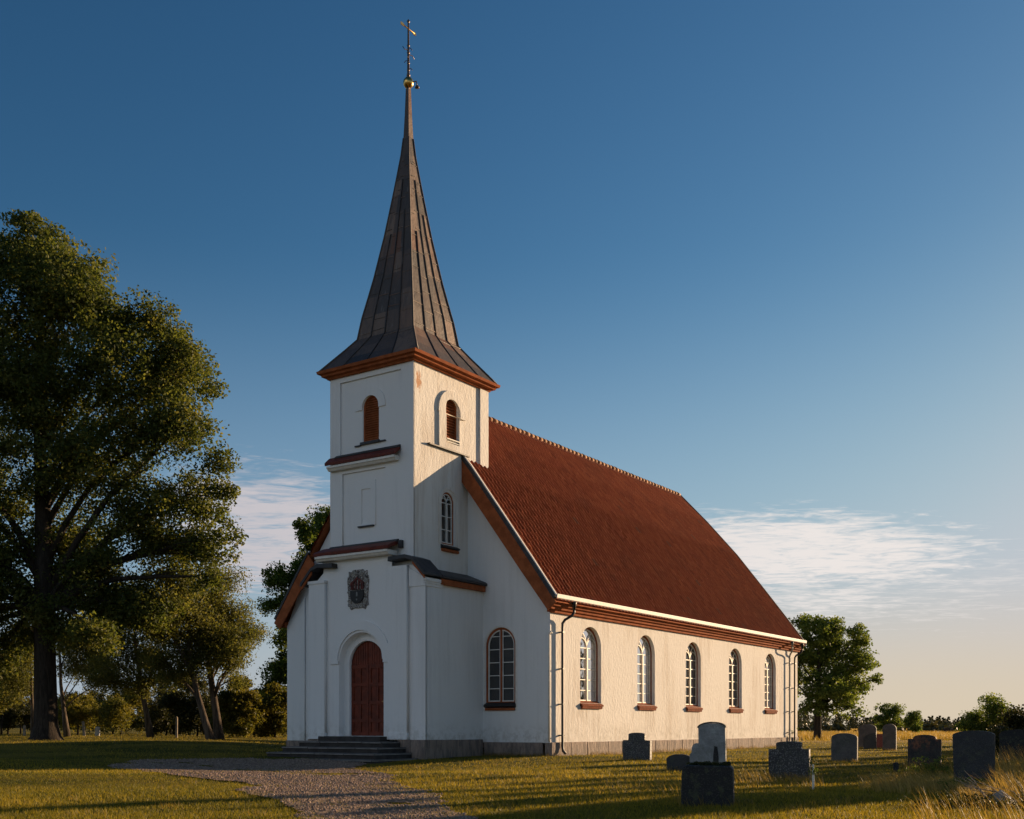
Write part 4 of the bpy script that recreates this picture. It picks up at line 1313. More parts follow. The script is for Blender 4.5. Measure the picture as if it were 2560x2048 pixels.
# longer tufts left by the mower along the plinth and round the stones
def tufts(xs, ys, h0, h1, t0=0.02, t1=0.5):
    X.append(xs); Y.append(ys); Hh.append(rng.uniform(h0, h1, len(xs))); Tt.append(rng.uniform(t0, t1, len(xs)))
def from_church(u, v): return AX + u * EX[0] + v * EY[0], AY + u * EX[1] + v * EY[1]
n_ = 2600
v_ = rng.uniform(0, 25.8, n_); m_ = nz(v_, v_ * 0, 1.7, 2.0) + rng.normal(0, 0.3, n_) > -0.15
tufts(*from_church(0.10 + 0.25 * rng.random(m_.sum()) ** 2, v_[m_]), 0.07, 0.24)
u_ = rng.uniform(-2.9, 0.1, 700)
tufts(*from_church(u_, -0.10 - 0.25 * rng.random(700) ** 2), 0.06, 0.20)
for px_, py_, w_ in ((1593, 1900, 0.55), (1700, 1928, 0.4), (1770, 2014, 0.42), (1974, 1947, 0.5), (2111, 1905, 0.48), (2168, 1871, 0.5), (2224, 1877, 0.38), (2311, 1917, 0.5), (2545, 1906, 0.6)):
    x_, y_ = gpt(px_, py_)
    k_ = 150
    tufts(x_ + rng.uniform(-w_, w_, k_), y_ - 0.08 + rng.normal(0, 0.10, k_), 0.05, 0.19)
# scattered coarse tufts over the lawn
k_ = 260
cx0 = rng.uniform(-9, 12, k_); cy0 = rng.uniform(11, 36, k_)
ok = ~onpath(cx0, cy0) & ~blocked(cx0, cy0)
for x_, y_ in zip(cx0[ok], cy0[ok]):
    q_ = int(rng.integers(8, 26))
    tufts(x_ + rng.normal(0, 0.07, q_), y_ + rng.normal(0, 0.07, q_), 0.05, 0.13, 0.0, 0.6)
X, Y, Hh, Tt = map(np.concatenate, (X, Y, Hh, Tt))
blades('meadow_grass', X, Y, Hh, rng.uniform(0.006, 0.013, len(X)), rng.uniform(0.2, 0.75, len(X)), Tt, M['straw'], 'tall dry grass round the gravestones on the right', 'long grass', 4, leandir=2.6)
n = 60000
py = HY + rng.uniform(6, 34, n); px = rng.uniform(1960, 2900, n)
dd = EYE * FPX / (py - HY); xx = (px - CX) / FPX * dd
k = (dd - 0.35 * xx > 62) & (dd < 480)
xx, dd = xx[k], dd[k]
blades('field_grass', xx, dd, rng.uniform(0.25, 0.6, len(xx)), rng.uniform(0.02, 0.05, len(xx)) * (dd / 70), rng.uniform(0.1, 0.5, len(xx)), np.clip(rng.normal(0.5, 0.25, len(xx)), 0, 1), M['straw'], 'dry straw coloured grass on the field beyond the churchyard', 'field grass')

# ------------------------------------------------------------------ trees and shrubs
def leaves(cent, rad, per, size, flat=0.75, aspect=0.62, seed=0, up=0.5):
    r = np.random.default_rng(seed)
    n = len(cent)
    idx = np.repeat(np.arange(n), per)
    m = len(idx)
    dirn = r.normal(size=(m, 3)); dirn /= np.linalg.norm(dirn, axis=1)[:, None]
    rr = r.random(m) ** 0.42
    off = dirn * rr[:, None] * rad[idx][:, None]
    off[:, 2] *= flat
    c = cent[idx] + off
    nrm = r.normal(size=(m, 3)) * 0.75 + dirn * 0.45; nrm[:, 2] += up
    nrm /= np.linalg.norm(nrm, axis=1)[:, None]
    t = np.cross(nrm, r.normal(size=(m, 3))); t /= np.linalg.norm(t, axis=1)[:, None] + 1e-9
    b = np.cross(nrm, t)
    l = (size * r.uniform(0.6, 1.3, m))[:, None]
    V = np.empty((m, 4, 3))
    V[:, 0] = c - t * l * 0.5; V[:, 1] = c + b * l * aspect * 0.5; V[:, 2] = c + t * l * 0.5; V[:, 3] = c - b * l * aspect * 0.5
    ct = r.normal(0, 0.16, n)
    tint = np.clip(0.5 + ct[idx] + r.normal(0, 0.20, m), 0, 1)
    return V.reshape(-1, 3), np.arange(m * 4).reshape(m, 4), tint


def make_tree(name, label, cat, base, lobes, trunk_path, trunk_rad, mat, bark, ncl, per, leaf, crad=(0.45, 0.95), seed=1, fill=0.45, flat=0.75, group=None, twigs=True, depth=1.0, aspect=0.62):
    """lobes: (dx, dz, r[, dy]) relative to the base; trunk_path relative to the base"""
    r = np.random.default_rng(seed)
    root = empty(name, base)
    tag(root, label, cat, group)
    L = []
    for lb in lobes:
        dx, dz, rr = lb[:3]
        dy = lb[3] if len(lb) > 3 else r.normal(0, 1.3 * depth)
        L.append((dx, dy, dz, rr))
    L = np.array(L)
    wgt = L[:, 3] ** 2.3; wgt /= wgt.sum()
    cnt = r.multinomial(ncl, wgt)
    C, R, own = [], [], []
    for li, (q, k) in enumerate(zip(L, np.maximum(cnt, 1))):
        dirn = r.normal(size=(k, 3)); dirn /= np.linalg.norm(dirn, axis=1)[:, None]
        rad = q[3] * r.random(k) ** fill
        p = q[:3] + dirn * rad[:, None] * np.array([1, 1, 0.85])
        C.append(p); R.append(r.uniform(crad[0], crad[1], k) * min(1.0, 0.55 + q[3] / 4)); own += [li] * k
    C = np.concatenate(C); R = np.concatenate(R)
    zmin = 0.35
    C[:, 2] = np.maximum(C[:, 2], zmin)
    V, F, t = leaves(C, R, per, leaf, flat, aspect, seed + 11)
    mb = MB()
    tp = [Vector(p) for p in trunk_path]
    mb.tube(tp, trunk_rad, 12)
    # limbs
    zt = np.array([p.z for p in tp])
    for li, q in enumerate(L):
        if q[3] < 1.0 and len(L) > 20: continue
        tgt = Vector(q[:3])
        hz = max(zt[0] + (zt[-1] - zt[0]) * 0.27, min(zt[-1], tgt.z - 1.05 * math.hypot(tgt.x, tgt.y) - 0.8))
        k = int(np.clip(np.searchsorted(zt, hz), 1, len(zt) - 1))
        f = (hz - zt[k - 1]) / max(1e-6, zt[k] - zt[k - 1]); f = min(1, max(0, f))
        st = tp[k - 1].lerp(tp[k], f)
        r0 = (trunk_rad[k - 1] * (1 - f) + trunk_rad[k] * f) * 0.42
        mid = st.lerp(tgt, 0.45) + Vector((r.normal(0, 0.15), r.normal(0, 0.15), 0.10 * (tgt - st).length))
        q1 = st.lerp(mid, 0.5) + Vector((0, 0, 0.03 * (tgt - st).length))
        rt = max(0.018, r0 * 0.25)
        mb.tube([st, q1, mid, mid.lerp(tgt, 0.55) + Vector((r.normal(0, .1), r.normal(0, .1), 0.05)), tgt], [r0, r0 * 0.8, r0 * 0.6, (r0 * 0.6 + rt) / 2, rt], 6)
        if twigs:
            mine = [i for i, w_ in enumerate(own) if w_ == li]
            for i in mine[::2]:
                e = Vector(C[i]); s0 = mid.lerp(tgt, r.uniform(0.2, 1.0))
                m2 = s0.lerp(e, 0.5) + Vector((r.normal(0, .12), r.normal(0, .12), 0.08))
                mb.tube([s0, m2, e], [max(0.012, rt * 0.8), max(0.010, rt * 0.5), 0.008], 4, caps=False)
    mb.build('trunk', bark, root)
    mesh_np('crown', V, F, mat, root, t)
    return root

OV = 2560 / 2156
# the big tree on the left
bx_, by_ = atd(115, 55.0)
lobes = [(-2.7, 25.3, 1.5), (-5.0, 24.3, 2.0), (-1.0, 24.3, 2.3), (-3.2, 23.4, 2.2), (0.6, 21.6, 3.2), (1.7, 23.0, 1.7), (2.7, 21.6, 1.6), (-4.6, 20.6, 3.4), (3.0, 18.6, 3.0), (5.3, 20.4, 1.8), (6.0, 18.5, 1.9), (-1.5, 17.4, 3.8), (-7.0, 16.5, 4.0),
         (5.6, 15.4, 2.8), (7.3, 15.6, 1.6), (1.8, 14.2, 3.3), (7.2, 12.6, 1.9), (-4.0, 12.8, 3.8), (-8.6, 11.5, 3.5), (4.4, 11.2, 2.4), (7.9, 10.0, 1.7), (0.6, 10.4, 2.4), (3.7, 7.2, 1.5), (2.6, 8.8, 1.7), (-2.6, 9.2, 2.5),
         (-6.0, 8.2, 2.5), (9.0, 11.4, 0.7, 0), (8.1, 17.5, 0.8, 0), (9.3, 9.7, 0.8, 0), (8.4, 14.2, 0.9, 0), (6.0, 8.7, 1.5), (8.3, 8.2, 1.1), (-1.0, 26.0, 0.8, 0), (0.4, 25.2, 0.8, 0), (5.3, 21.4, 1.2, 0), (4.1, 20.8, 1.7, 0), (6.3, 20.2, 1.3, 0), (7.1, 18.8, 1.2, 0), (9.1, 12.6, 0.6, 0), (4.6, 6.4, 0.9), (-1.2, 5.6, 1.5), (1.0, 6.0, 1.4), (-4.6, 4.8, 1.7), (-7.4, 5.0, 2.0), (-2.9, 4.6, 1.2), (5.4, 6.6, 1.3), (2.3, 6.6, 1.8), (3.9, 5.3, 1.3), (1.4, 8.6, 2.0), (-1.9, 7.0, 1.8), (-3.6, 6.0, 1.9), (-6.2, 5.8, 2.0), (5.6, 10.0, 1.8), (9.0, 10.6, 0.7, 0)]
make_tree('broadleaf_tree', 'huge dense tree with thick dark trunk at the left edge of the lawn', 'tree', (bx_, by_, 0.37), lobes,
          [(0, 0, -0.2), (0, 0, 0.25), (0.0, 0, 0.8), (-0.05, 0, 4.0), (-0.1, 0, 8.0), (-0.25, 0.2, 12.0), (-0.45, 0.2, 16.0), (-0.3, 0, 21.0), (-0.5, 0, 24.5)], [1.05, 0.74, 0.57, 0.52, 0.48, 0.36, 0.26, 0.15, 0.05],
          M['leaf_big'], M['bark'], 2500, 125, 0.18, (0.55, 1.15), 3, 0.55, 0.8)

def rel(d, bx, pts):
    """(photo-overview px, py, r) -> lobes around a base at overview column bx"""
    k = FPX / OV / d
    return [((x - bx) / k, (1530 - y) / k + EYE - 0.0, r_ / k) for x, y, r_ in pts]

# tree behind the entrance gable on the left
D = 76.0
make_tree('broadleaf_tree', 'tall tree showing between the left gable edge and the big lawn tree', 'tree', (*atd(700 * OV, D), 0.2),
          [(a, z - 0.2, r_) for a, z, r_ in rel(D, 700, [(700, 1110, 52), (672, 1085, 22), (655, 1130, 26), (740, 1100, 50), (640, 1215, 42), (598, 1225, 34), (590, 1275, 30), (660, 1290, 55), (612, 1340, 36), (590, 1395, 30), (640, 1410, 50), (720, 1200, 70), (730, 1350, 70), (590, 1450, 26), (570, 1205, 14), (620, 1255, 40), (605, 1320, 34), (625, 1380, 40), (600, 1420, 34), (640, 1180, 34), (670, 1140, 34)])],
          [(0, 0, -0.2), (0, 0, 3), (0.2, 0, 7), (0, 0, 12), (0, 0, 14.5)], [0.42, 0.34, 0.26, 0.14, 0.04], M['leaf_maple'], M['bark'], 760, 130, 0.19, (0.5, 1.0), 21, 0.6)

# tree right of the church
D = 90.0
make_tree('broadleaf_tree', 'round green tree with short trunk behind the far corner of the church', 'tree', (*atd(1721 * OV, D), 0.0),
          rel(D, 1721, [(1718, 1328, 40), (1752, 1325, 34), (1695, 1320, 30), (1795, 1342, 30), (1740, 1385, 58), (1800, 1385, 42), (1822, 1402, 26), (1672, 1380, 52), (1795, 1440, 48), (1735, 1450, 54), (1670, 1445, 48), (1815, 1448, 28), (1782, 1488, 30), (1826, 1340, 11), (1846, 1400, 10), (1690, 1485, 28), (1770, 1350, 34), (1835, 1430, 14), (1640, 1410, 50), (1735, 1492, 22)]),
          [(0, 0, -0.2), (0, 0, 0.4), (0.05, 0, 2.2), (0.1, 0, 5.0), (0.1, 0, 9.3)], [0.46, 0.33, 0.27, 0.18, 0.04], M['leaf_maple'], M['bark'], 620, 80, 0.21, (0.4, 0.85), 31, 0.6)

# slender leaning trees on the left
def birch(label, d, z0, bpx, path_px, lob, seed, tr, ncl=430, per=85, leaf=0.13):
    k = FPX / OV / d
    base = (*atd(bpx * OV, d), z0)
    by0 = 1530 + (EYE - z0) * k
    pth = [((x - bpx) / k, 0.0, (by0 - y) / k) for x, y in path_px]
    pth[0] = (pth[0][0], 0, -0.15)
    rd = np.linspace(tr * 0.72, 0.03, len(pth)); rd[0] *= 1.35
    lo = [((x - bpx) / k, (by0 - y) / k, 1.25 * r_ / k) for x, y, r_ in lob]
    return make_tree('slender_tree', label, 'tree', base, lo, pth, list(rd), M['leaf_birch'], M['bark_b'], ncl, per, leaf, (0.6, 1.25), seed, 0.75, 0.7, 'slender trees behind the big lawn tree', True, 0.8, 0.5)
birch('slender leaning tree second from the left with lit trunk, standing right of the wooden post', 66, 0.42, 318, [(318, 1553), (308, 1500), (296, 1440), (288, 1380), (280, 1300), (272, 1230)], [(285, 1300, 48), (250, 1350, 40), (330, 1330, 45), (300, 1385, 45), (345, 1390, 34), (240, 1400, 34), (270, 1250, 40), (225, 1430, 30), (265, 1435, 32), (315, 1432, 30), (350, 1428, 26), (200, 1400, 30)], 41, 0.26)
birch('left stem of the crossed pair of leaning trees left of the church', 58, 0.22, 450, [(448, 1565), (432, 1520), (418, 1470), (405, 1420), (398, 1360), (392, 1290), (385, 1230)], [(395, 1290, 50), (360, 1320, 40), (420, 1340, 40), (380, 1375, 40), (350, 1270, 40), (400, 1240, 36), (370, 1420, 26), (345, 1400, 28), (410, 1400, 26)], 42, 0.30)
birch('right stem of the crossed pair of leaning trees left of the church', 60, 0.22, 462, [(463, 1566), (455, 1500), (443, 1420), (430, 1330), (424, 1260), (420, 1210)], [(445, 1270, 48), (480, 1300, 40), (505, 1345, 34), (470, 1370, 42), (520, 1375, 20), (440, 1330, 40), (465, 1225, 34), (535, 1350, 10), (500, 1400, 26), (485, 1425, 24), (520, 1330, 24)], 43, 0.34)
birch('slender tree with pale trunk just right of the huge trunk', 70, 0.42, 142, [(142, 1548), (135, 1500), (128, 1440), (126, 1380), (122, 1320)], [(130, 1340, 45), (170, 1350, 42), (205, 1390, 45), (150, 1400, 40), (190, 1320, 40), (215, 1435, 30)], 44, 0.24, 300, 110)
birch('thin pale tree half hidden at the left of the huge trunk', 74, 0.42, 68, [(70, 1545), (68, 1490), (66, 1430), (64, 1370)], [(50, 1390, 45), (20, 1410, 42), (70, 1350, 40), (5, 1370, 40), (40, 1440, 34)], 45, 0.20, 280, 110)

# shrubs along the back of the churchyard
def shrub(label, d, z0, lob, mat, seed, ncl, per=80, leaf=0.17, name='shrub', group='shrubs along the back of the churchyard', cat='shrub'):
    k = FPX / OV / d
    bpx = sum(l[0] for l in lob) / len(lob)
    base = (*atd(bpx * OV, d), z0)
    by0 = 1530 + (EYE - z0) * k
    lo = [((x - bpx) / k, (by0 - y) / k, r_ / k) for x, y, r_ in lob]
    top = max(l[1] for l in lo)
    return make_tree(name, label, cat, base, lo, [(0, 0, -0.1), (0.05, 0, top * 0.35), (0, 0, top * 0.8)], [0.09, 0.06, 0.02], mat, M['bark'], ncl, per, leaf, (0.4, 0.8), seed, 0.5, 0.8, group, True, 0.6)
shrub('golden green bush in front of the left church corner', 70, 0.2, [(500, 1470, 34), (480, 1510, 34), (520, 1500, 34), (500, 1440, 20), (530, 1470, 22), (510, 1530, 24)], M['leaf_shrub'], 51, 210)
shrub('yellowish bush touching the left wall of the church', 72, 0.2, [(570, 1490, 32), (590, 1520, 30), (555, 1525, 28), (600, 1470, 26), (575, 1450, 16)], M['leaf_shrub'], 52, 170)
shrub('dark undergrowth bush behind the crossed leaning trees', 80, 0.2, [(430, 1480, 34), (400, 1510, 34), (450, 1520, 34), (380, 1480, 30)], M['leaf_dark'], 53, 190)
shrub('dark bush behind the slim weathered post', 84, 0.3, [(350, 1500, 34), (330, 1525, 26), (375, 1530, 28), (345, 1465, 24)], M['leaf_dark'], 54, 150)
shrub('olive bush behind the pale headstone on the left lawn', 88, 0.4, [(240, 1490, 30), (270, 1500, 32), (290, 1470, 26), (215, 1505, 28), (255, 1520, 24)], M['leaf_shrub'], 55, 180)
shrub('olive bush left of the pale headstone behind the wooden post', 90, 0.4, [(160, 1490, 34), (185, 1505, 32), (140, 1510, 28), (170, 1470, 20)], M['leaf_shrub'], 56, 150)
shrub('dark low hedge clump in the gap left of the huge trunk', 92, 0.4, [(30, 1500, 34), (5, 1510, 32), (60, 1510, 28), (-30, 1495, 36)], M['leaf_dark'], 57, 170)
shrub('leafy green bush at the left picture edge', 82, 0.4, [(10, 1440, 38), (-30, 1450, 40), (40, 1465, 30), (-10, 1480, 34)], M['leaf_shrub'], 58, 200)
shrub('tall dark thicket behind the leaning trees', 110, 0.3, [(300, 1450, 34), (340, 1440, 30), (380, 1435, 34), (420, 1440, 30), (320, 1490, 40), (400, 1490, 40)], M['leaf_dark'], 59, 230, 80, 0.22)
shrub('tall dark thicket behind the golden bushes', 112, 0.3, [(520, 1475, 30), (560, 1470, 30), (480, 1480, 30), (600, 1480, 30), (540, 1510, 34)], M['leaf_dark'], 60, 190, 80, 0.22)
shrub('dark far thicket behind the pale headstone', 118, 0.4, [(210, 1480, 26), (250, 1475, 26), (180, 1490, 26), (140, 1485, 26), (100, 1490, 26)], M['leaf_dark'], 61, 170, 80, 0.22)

shrub('long tangled hedge clump far behind the wooden post', 100, 0.4, [(190, 1515, 26), (230, 1520, 24), (270, 1515, 26), (310, 1518, 24), (150, 1520, 24), (250, 1490, 30), (290, 1480, 28), (210, 1495, 28)], M['leaf_shrub'], 62, 260, 80, 0.2)
shrub('long tangled hedge clump far behind the crossed leaning trees', 102, 0.3, [(350, 1515, 26), (390, 1512, 26), (430, 1515, 26), (470, 1515, 26), (510, 1518, 24), (560, 1515, 26), (590, 1500, 30)], M['leaf_dark'], 63, 260, 80, 0.2)
shrub('tall loose backdrop bush rising at the left edge behind the thin pale tree', 104, 0.4, [(0, 1450, 44), (40, 1440, 40), (90, 1460, 36), (-40, 1440, 44), (130, 1475, 30), (20, 1500, 36), (70, 1505, 34), (110, 1515, 28), (-30, 1510, 36)], M['leaf_dark'], 64, 330, 80, 0.2)

# right-hand background
shrub('small airy tree on the field just right of the round green tree', 125, 0.0, [(1872, 1505, 20), (1862, 1490, 14), (1888, 1495, 14), (1850, 1512, 14), (1880, 1525, 16), (1862, 1530, 14), (1895, 1520, 10)], M['leaf_maple'], 71, 150, 45, 0.20, 'small_tree', 'trees out on the field', 'tree')
shrub('tiny round tree on the field farther right beside the dark wood', 150, 0.0, [(1920, 1508, 14), (1912, 1520, 12), (1930, 1522, 12), (1920, 1532, 12)], M['leaf_maple'], 72, 100, 45, 0.22, 'small_tree', 'trees out on the field', 'tree')
shrub('loose bushy tree at the right edge rising above the far wood', 62, 0.0, [(2080, 1490, 24), (2060, 1510, 22), (2100, 1515, 26), (2075, 1535, 28), (2040, 1528, 16), (2110, 1545, 28), (2085, 1472, 10)], M['leaf_maple'], 73, 210, 60, 0.13, 'small_tree', None, 'tree')
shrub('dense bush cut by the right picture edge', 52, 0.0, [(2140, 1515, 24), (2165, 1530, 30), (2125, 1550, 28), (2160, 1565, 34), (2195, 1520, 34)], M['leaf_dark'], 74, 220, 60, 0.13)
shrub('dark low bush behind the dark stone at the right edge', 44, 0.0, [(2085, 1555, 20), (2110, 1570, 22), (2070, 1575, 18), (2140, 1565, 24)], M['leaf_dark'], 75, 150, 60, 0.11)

# far wood and hedges as one mass
def far_wood():
    r = np.random.default_rng(5)
    C, R = [], []
    for _ in range(1500):
        a = r.uniform(-0.75, 0.75); dd = r.uniform(520, 640)
        if -0.05 < a < 0.02: continue
        x, y = math.tan(a) * dd, dd
        hgt = r.uniform(5.0, 8.0) + 2.2 * math.sin(a * 31) + 1.5 * math.sin(a * 77)
        for k in range(5):
            f = k / 4
            C.append((x + r.normal(0, 0.6), y + r.normal(0, 0.6), 0.5 + hgt * f)); R.append(2.4 * (1.08 - f) + 0.25)
    for _ in range(260):     # hedge line nearer on the right, behind the round tree
        a = r.uniform(0.24, 0.75); dd = r.uniform(190, 215)
        C.append((math.tan(a) * dd, dd, r.uniform(0.2, 1.3))); R.append(r.uniform(0.7, 1.3))
    V, F, t = leaves(np.array(C), np.array(R), 26, 1.0, 0.9, 0.7, 6)
    o = mesh_np('far_wood', V, F, M['leaf_far'], tint=t)
    tag(o, 'low dark wood along the horizon beyond the dry field', 'wood', kind='stuff')
far_wood()

# columnar conifers that stand outside the picture on the right and throw long shadows over the lawn
proto = None
hs2 = math.hypot(sd.x, sd.y)
for i, (y0, t, h, wd) in enumerate([(31.0, 41, 7.6, 0.9), (27.6, 37, 7.4, 1.2), (25.2, 34, 6.6, 0.8), (23.0, 32, 6.4, 1.1), (20.6, 28, 5.9, 0.8), (19.0, 27, 7.6, 0.75), (17.3, 24, 5.2, 0.9), (15.4, 21, 4.6, 0.7), (13.7, 19, 4.6, 1.3), (12.3, 17, 4.2, 1.0)]):
    x = sd.x / hs2 * t; y = y0 + sd.y / hs2 * t
    if proto is None:
        proto = make_tree('columnar_conifer', 'narrow columnar conifer standing in a row beyond the right side', 'conifer', (x, y, 0), [(0, 0.5, 0.62, 0), (0, 1.2, 0.72, 0), (0, 2.1, 0.78, 0), (0, 3.0, 0.74, 0), (0, 3.9, 0.66, 0), (0, 4.7, 0.54, 0), (0, 5.5, 0.42, 0), (0, 6.2, 0.28, 0), (0, 6.8, 0.14, 0)], [(0, 0, -0.1), (0, 0, 3), (0, 0, 6.6)], [0.14, 0.10, 0.02], M['leaf_dark'], M['bark'], 200, 130, 0.11, (0.3, 0.5), 80, 0.5, group='columnar conifers in a row beyond the right side')
        proto.scale = (wd, wd, h / 7.0)
    else:
        c = proto.copy(); COL.objects.link(c)
        c.location = (x, y, 0); c.rotation_euler = (0, 0, i * 1.3); c.scale = (wd * 1.1, wd * 1.1, h / 7.0)
        for ch in proto.children:
            cc = ch.copy(); COL.objects.link(cc); cc.parent = c
shrub('dense bush standing just beyond the lower right picture corner', 19.0, 0.0, [(2350, 1640, 60), (2320, 1670, 50), (2420, 1650, 70), (2370, 1610, 40)], M['leaf_dark'], 91, 160, 70, 0.10)

# ------------------------------------------------------------------ gravestones
def gravestone(label, px, py, wid, hgt, thick, outline, mat, rz=-30, d=None, tilt=0.0, name='gravestone', group='gravestones in the churchyard', build_root=True):
    """outline: (u in -0.5..0.5, v in 0..1) anticlockwise from bottom left"""
    if d is None: x, y = gpt(px, py)
    else: x, y = atd(px, d)
    z = tz(x, y)
    mb = MB()
    pts = [(u * wid, v * hgt) for u, v in outline]
    pts = [(u, w_ if w_ > 0 else -0.15) for u, w_ in pts]
    mb.prism(pts, lambda u, w_, n: (u, n + w_ * tilt, w_), -thick / 2, thick / 2)
    o = mb.build(name, mat, None, min(0.02, thick * 0.12))
    o.location = (x, y, z); o.rotation_euler = (0, RAD(random.uniform(-1, 1)), RAD(rz))
    tag(o, label, 'gravestone', group)
    return o
def top_arc(u0, u1, v0, v1, n=12):
    """arc from right (u1) to left (u0) rising from v0 to v1"""
    return [((u0 + u1) / 2 + (u1 - u0) / 2 * math.cos(math.pi * k / n), v0 + (v1 - v0) * math.sin(math.pi * k / n)) for k in range(n + 1)]
R_TOP = [(-0.5, 0), (0.5, 0)] + top_arc(-0.5, 0.5, 0.84, 1.0)
def shoulders(a, vs, vt):
    return [(-0.5, 0), (0.5, 0), (0.5, vs), (a + 0.02, vs), (a, vs + 0.02)] + top_arc(-a, a, vt, 1.0, 10) + [(-a, vs + 0.02), (-a - 0.02, vs), (-0.5, vs)]
gravestone('dark granite gravestone with stepped shoulders nearest the church wall', 1593, 1900, 0.97, 0.90, 0.16, shoulders(0.30, 0.72, 0.93), M['g_speck'], -30)
gravestone('small low rounded gravestone left behind the black block', 1700, 1928, 0.66, 0.43, 0.14, [(-0.5, 0), (0.5, 0), (0.5, 0.6)] + top_arc(-0.5, 0.5, 0.72, 1.0) + [(-0.5, 0.6)], M['g_dark'], -28)
# pale slab and black block
g = gravestone('pale weathered slab with rounded top rising behind the black mossy block', 1759, 0, 0.80, 1.14, 0.15,
               [(-0.29, 0), (0.48, 0), (0.48, 0.93)] + top_arc(-0.08, 0.48, 0.93, 1.0, 10)[1:] + [(-0.08, 0.70), (-0.14, 0.705), (-0.19, 0.685), (-0.225, 0.64), (-0.23, 0.57), (-0.27, 0.54)], M['g_pale'], -16, d=18.6)
mb = MB()
mb.prism([(0.17, 0.30), (0.25, 0.30), (0.27, 0.55), (0.25, 0.74), (0.20, 0.75), (0.18, 0.6)], lambda u, w_, n: (u, n, w_), -0.083, -0.07)
mb.build('dark_stain', M['g_black'], g)
mb = MB()
mb.prism([(0.384 - 0.013, 1.062), (0.384 + 0.018, 1.062)] + [(0.160 + 0.242 * math.cos(math.pi * k / 12), 1.062 + 0.10 * math.sin(math.pi * k / 12)) for k in range(13)] + [(-0.082, 1.062)] + [(0.160 + 0.226 * math.cos(math.pi * k / 12), 1.06 + 0.082 * math.sin(math.pi * k / 12)) for k in range(12, -1, -1)], lambda u, w_, n: (u, n, w_), -0.09, 0.09)
mb.build('capping', M['g_grey'], g, 0.004)
x, y = gpt(1770, 2013)
blk = empty('gravestone', (x, y, tz(x, y)), RAD(-14))
tag(blk, 'square black mossy gravestone block nearest the camera', 'gravestone', 'gravestones in the churchyard')
mb = MB(); mb.prism([(-0.345, -0.15), (0.345, -0.15), (0.35, 0.10), (0.34, 0.50), (0.31, 0.545), (-0.30, 0.55), (-0.335, 0.52), (-0.35, 0.2)], lambda u, w_, n: (u, n, w_), -0.20, 0.20)
mb.build('block', M['g_black'], blk, 0.022)
r = np.random.default_rng(4)
cc = np.stack([r.uniform(-0.28, 0.28, 60), r.uniform(-0.15, 0.15, 60), r.uniform(0.545, 0.575, 60)], 1)
V, F, t = leaves(cc, np.full(60, 0.05), 26, 0.03, 0.6, 0.5, 9)
mesh_np('moss', V, F, M['leaf_dark'], blk, t)
gravestone('speckled granite gravestone with stepped shoulders left of the pale stake', 1974, 1946, 0.85, 0.79, 0.17, shoulders(0.31, 0.79, 0.95), M['g_speck'], -24)
gravestone('plain grey gravestone with curved top alone in the middle of the lawn', 2111, 1904.7, 0.80, 0.91, 0.15, R_TOP, M['g_grey'], -27)
gravestone('tall grey gravestone, left of the distant pair in front of the red stone', 2168, 1870, 0.92, 1.28, 0.16, [(-0.5, 0), (0.5, 0)] + top_arc(-0.5, 0.5, 0.80, 1.0), M['g_grey'], -27)
gravestone('low slanted stone leaning against the taller grey distant stone', 2175, 1871, 0.62, 0.80, 0.14, [(-0.5, 0), (0.5, 0), (0.5, 0.97), (0.42, 1.0), (-0.15, 0.90), (-0.5, 0.70)], M['g_dark'], -26, d=54)
gravestone('small red granite gravestone between the distant grey pair', 2199, 1866, 0.34, 0.75, 0.14, [(-0.5, 0), (0.5, 0), (0.5, 0.97), (0.45, 1.0), (-0.45, 1.0), (-0.5, 0.97)], M['redstone'], -22, d=58)
gravestone('narrow tall round topped gravestone, right of the distant pair', 2224, 1876, 0.62, 1.26, 0.16, [(-0.5, 0), (0.5, 0)] + top_arc(-0.5, 0.5, 0.82, 1.0), M['g_grey'], -30)
gravestone('dark rust stained gravestone with rounded centre and small shoulders', 2311, 1916, 0.86, 0.87, 0.15, shoulders(0.34, 0.86, 0.90), M['g_rust'], -26)
gravestone('large dark slab gravestone at right with gently curved top and lit edge', 2436, 1976, 0.68, 1.04, 0.14, [(-0.46, 0), (0.46, 0), (0.5, 0.92)] + top_arc(-0.5, 0.5, 0.92, 1.0, 14)[1:-1] + [(-0.5, 0.92)], M['g_dark'], -33)
gravestone('dark broad gravestone half cut by the right picture edge', 2545, 1905, 1.05, 1.0, 0.16, R_TOP, M['g_black'], -25)
o = gravestone('tiny dark marker post in the lawn left of the rust stained gravestone', 2240, 1929, 0.13, 0.22, 0.10, [(-0.5, 0), (0.5, 0), (0.5, 0.9), (0.3, 1), (-0.3, 1), (-0.5, 0.9)], M['g_black'], -20, name='grave_marker', group=None)
o['category'] = 'marker'
x, y = atd(2498, 15.2)
mb = MB()
mb.prism([(-0.14, -0.1), (0.14, -0.1), (0.15, 0.10), (0.03, 0.215), (-0.13, 0.12)], lambda u, w_, n: (u, n, w_), -0.05, 0.05)
o = mb.build('broken_stone', M['g_pale'], None, 0.012); o.location = (x, y, tz(x, y)); o.rotation_euler = (0.1, 0, RAD(-30))
tag(o, 'pale broken stone tip poking from grass at lower right', 'broken stone')
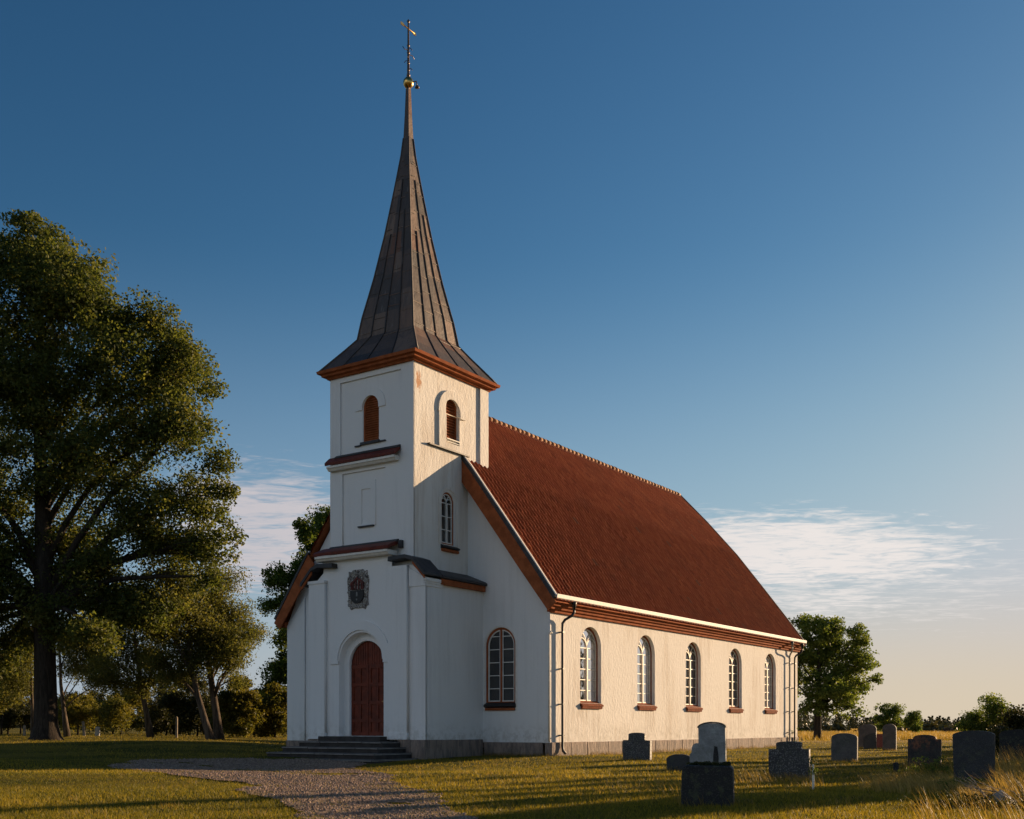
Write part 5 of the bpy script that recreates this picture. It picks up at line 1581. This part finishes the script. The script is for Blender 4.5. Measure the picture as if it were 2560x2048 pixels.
# dead stalks lying round it
mb = MB()
r = np.random.default_rng(12)
for k in range(11):
    a = 2.35 + r.normal(0, 0.35); l = r.uniform(0.35, 0.75); s0 = Vector((r.uniform(-0.2, 0.25), r.uniform(-0.2, 0.2), 0.05)); up = r.uniform(0.25, 0.75)
    e = s0 + Vector((math.cos(a) * l, math.sin(a) * l * 0.4, up * l))
    mb.tube([s0, s0.lerp(e, 0.5) + Vector((0, 0, 0.05)), e], [0.006, 0.005, 0.003], 5)
    if k % 2 == 0: mb.tube([s0.lerp(e, 0.6), s0.lerp(e, 0.85) + Vector((0.05, 0, -0.03))], [0.004, 0.003], 4)
mb.tube([Vector((0.2, 0, 0.05)), Vector((0.6, 0.1, 0.09)), Vector((1.0, 0.1, 0.07))], [0.010, 0.008, 0.006], 6)
o = mb.build('dead_stalks', M['wood'], None); o.location = (x, y - 0.1, tz(x, y)); tag(o, 'dry broken stalks fanning left from the pale broken stone', 'dead branch')

# pale stake with a climbing plant beside the speckled stone
x, y = gpt(2033, 1975)
st = empty('grave_stake', (x, y, tz(x, y)), RAD(-20))
tag(st, 'slim pale stake with climbing plant right of the speckled gravestone', 'stake')
mb = MB(); mb.box(-0.020, 0.020, -0.018, 0.018, -0.1, 0.34); mb.box(-0.015, 0.015, -0.014, 0.014, 0.341, 0.44); mb.build('post', M['cream'], st, 0.006)
mb = MB(); mb.tube([(-0.05, 0, -0.05), (-0.055, 0, 0.25), (-0.03, 0, 0.5), (-0.045, 0, 0.57)], 0.007, 5)
stem = mb.build('stem', M['wood'], st)
r = np.random.default_rng(15)
cc = np.stack([r.normal(-0.01, 0.035, 26), r.normal(0, 0.03, 26), r.uniform(0.2, 0.58, 26)], 1)
V, F, t = leaves(cc, np.full(26, 0.035), 9, 0.035, 0.9, 0.6, 16)
mesh_np('foliage', V, F, M['leaf_maple'], st, t)

# weeds
def weed(label, px, py, rx, ry, h, seed, ncl=60, mat='leaf_maple'):
    x, y = gpt(px, py)
    r = np.random.default_rng(seed)
    root = empty('weed_clump', (x, y, tz(x, y))); tag(root, label, 'weeds')
    cc = np.stack([r.normal(0, rx, ncl), r.normal(0, ry, ncl), r.random(ncl) ** 1.3 * h], 1)
    V, F, t = leaves(cc, np.full(ncl, 0.07), 16, 0.055, 1.0, 0.45, seed)
    mesh_np('foliage', V, F, M[mat], root, t)
    mb = MB()
    for c in cc[::3]:
        mb.tube([(c[0] * 0.5, c[1] * 0.5, -0.03), (c[0] * 0.8, c[1] * 0.8, c[2] * 0.6), tuple(c)], [0.006, 0.005, 0.003], 4)
    mb.build('stem', M['leaf_dark'], root)
weed('dark weeds growing in front of the rust stained gravestone', 2330, 1932, 0.30, 0.12, 0.34, 61)
weed('green weeds at the foot of the large dark slab gravestone', 2430, 1984, 0.22, 0.08, 0.22, 62)
weed('thin weeds below the two downpipes at the far church corner', 1955, 1866, 0.6, 0.2, 1.0, 63, 60)
weed('dark weeds at lower right under the broken stone', 2440, 2020, 0.5, 0.25, 0.16, 64, 90, 'leaf_dark')

# small things on the left lawn, far away
def small_post(label, px, d, h, wd, mat, lean=0.0, cat='post', name='wooden_post'):
    x, y = atd(px, d); z = tz(x, y)
    mb = MB(); mb.prism([(-wd / 2, -0.1), (wd / 2, -0.1), (wd / 2 * 0.9 + lean, h), (lean, h + 0.06), (-wd / 2 * 0.9 + lean, h)], lambda u, w_, n: (u, n, w_), -wd * 0.4, wd * 0.4)
    o = mb.build(name, mat, None, 0.01); o.location = (x, y, z); tag(o, label, cat)
    return o
small_post('leaning pale wooden post on the left lawn right of the huge trunk', 211, 76, 1.02, 0.16, M['wood'], -0.10)
o = small_post('pale upright headstone standing alone on the far left lawn', 244, 80, 0.62, 0.30, M['palestone'], 0, 'gravestone', 'gravestone'); o['group'] = 'gravestones in the churchyard'
small_post('short pale post left of the huge trunk', 61, 78, 0.72, 0.17, M['wood'])
small_post('slim weathered wooden post between the leaning trees', 441, 62, 1.15, 0.12, M['wood'], 0.02)
for i, (px, d, h) in enumerate(((2365, 170, 0.9), (2381, 172, 0.7))):
    o = small_post(('larger' if i == 0 else 'smaller') + ' of two dark stumps out on the dry field', px, d, h, 0.9, M['bark'], 0.1, 'stump', 'tree_stump')
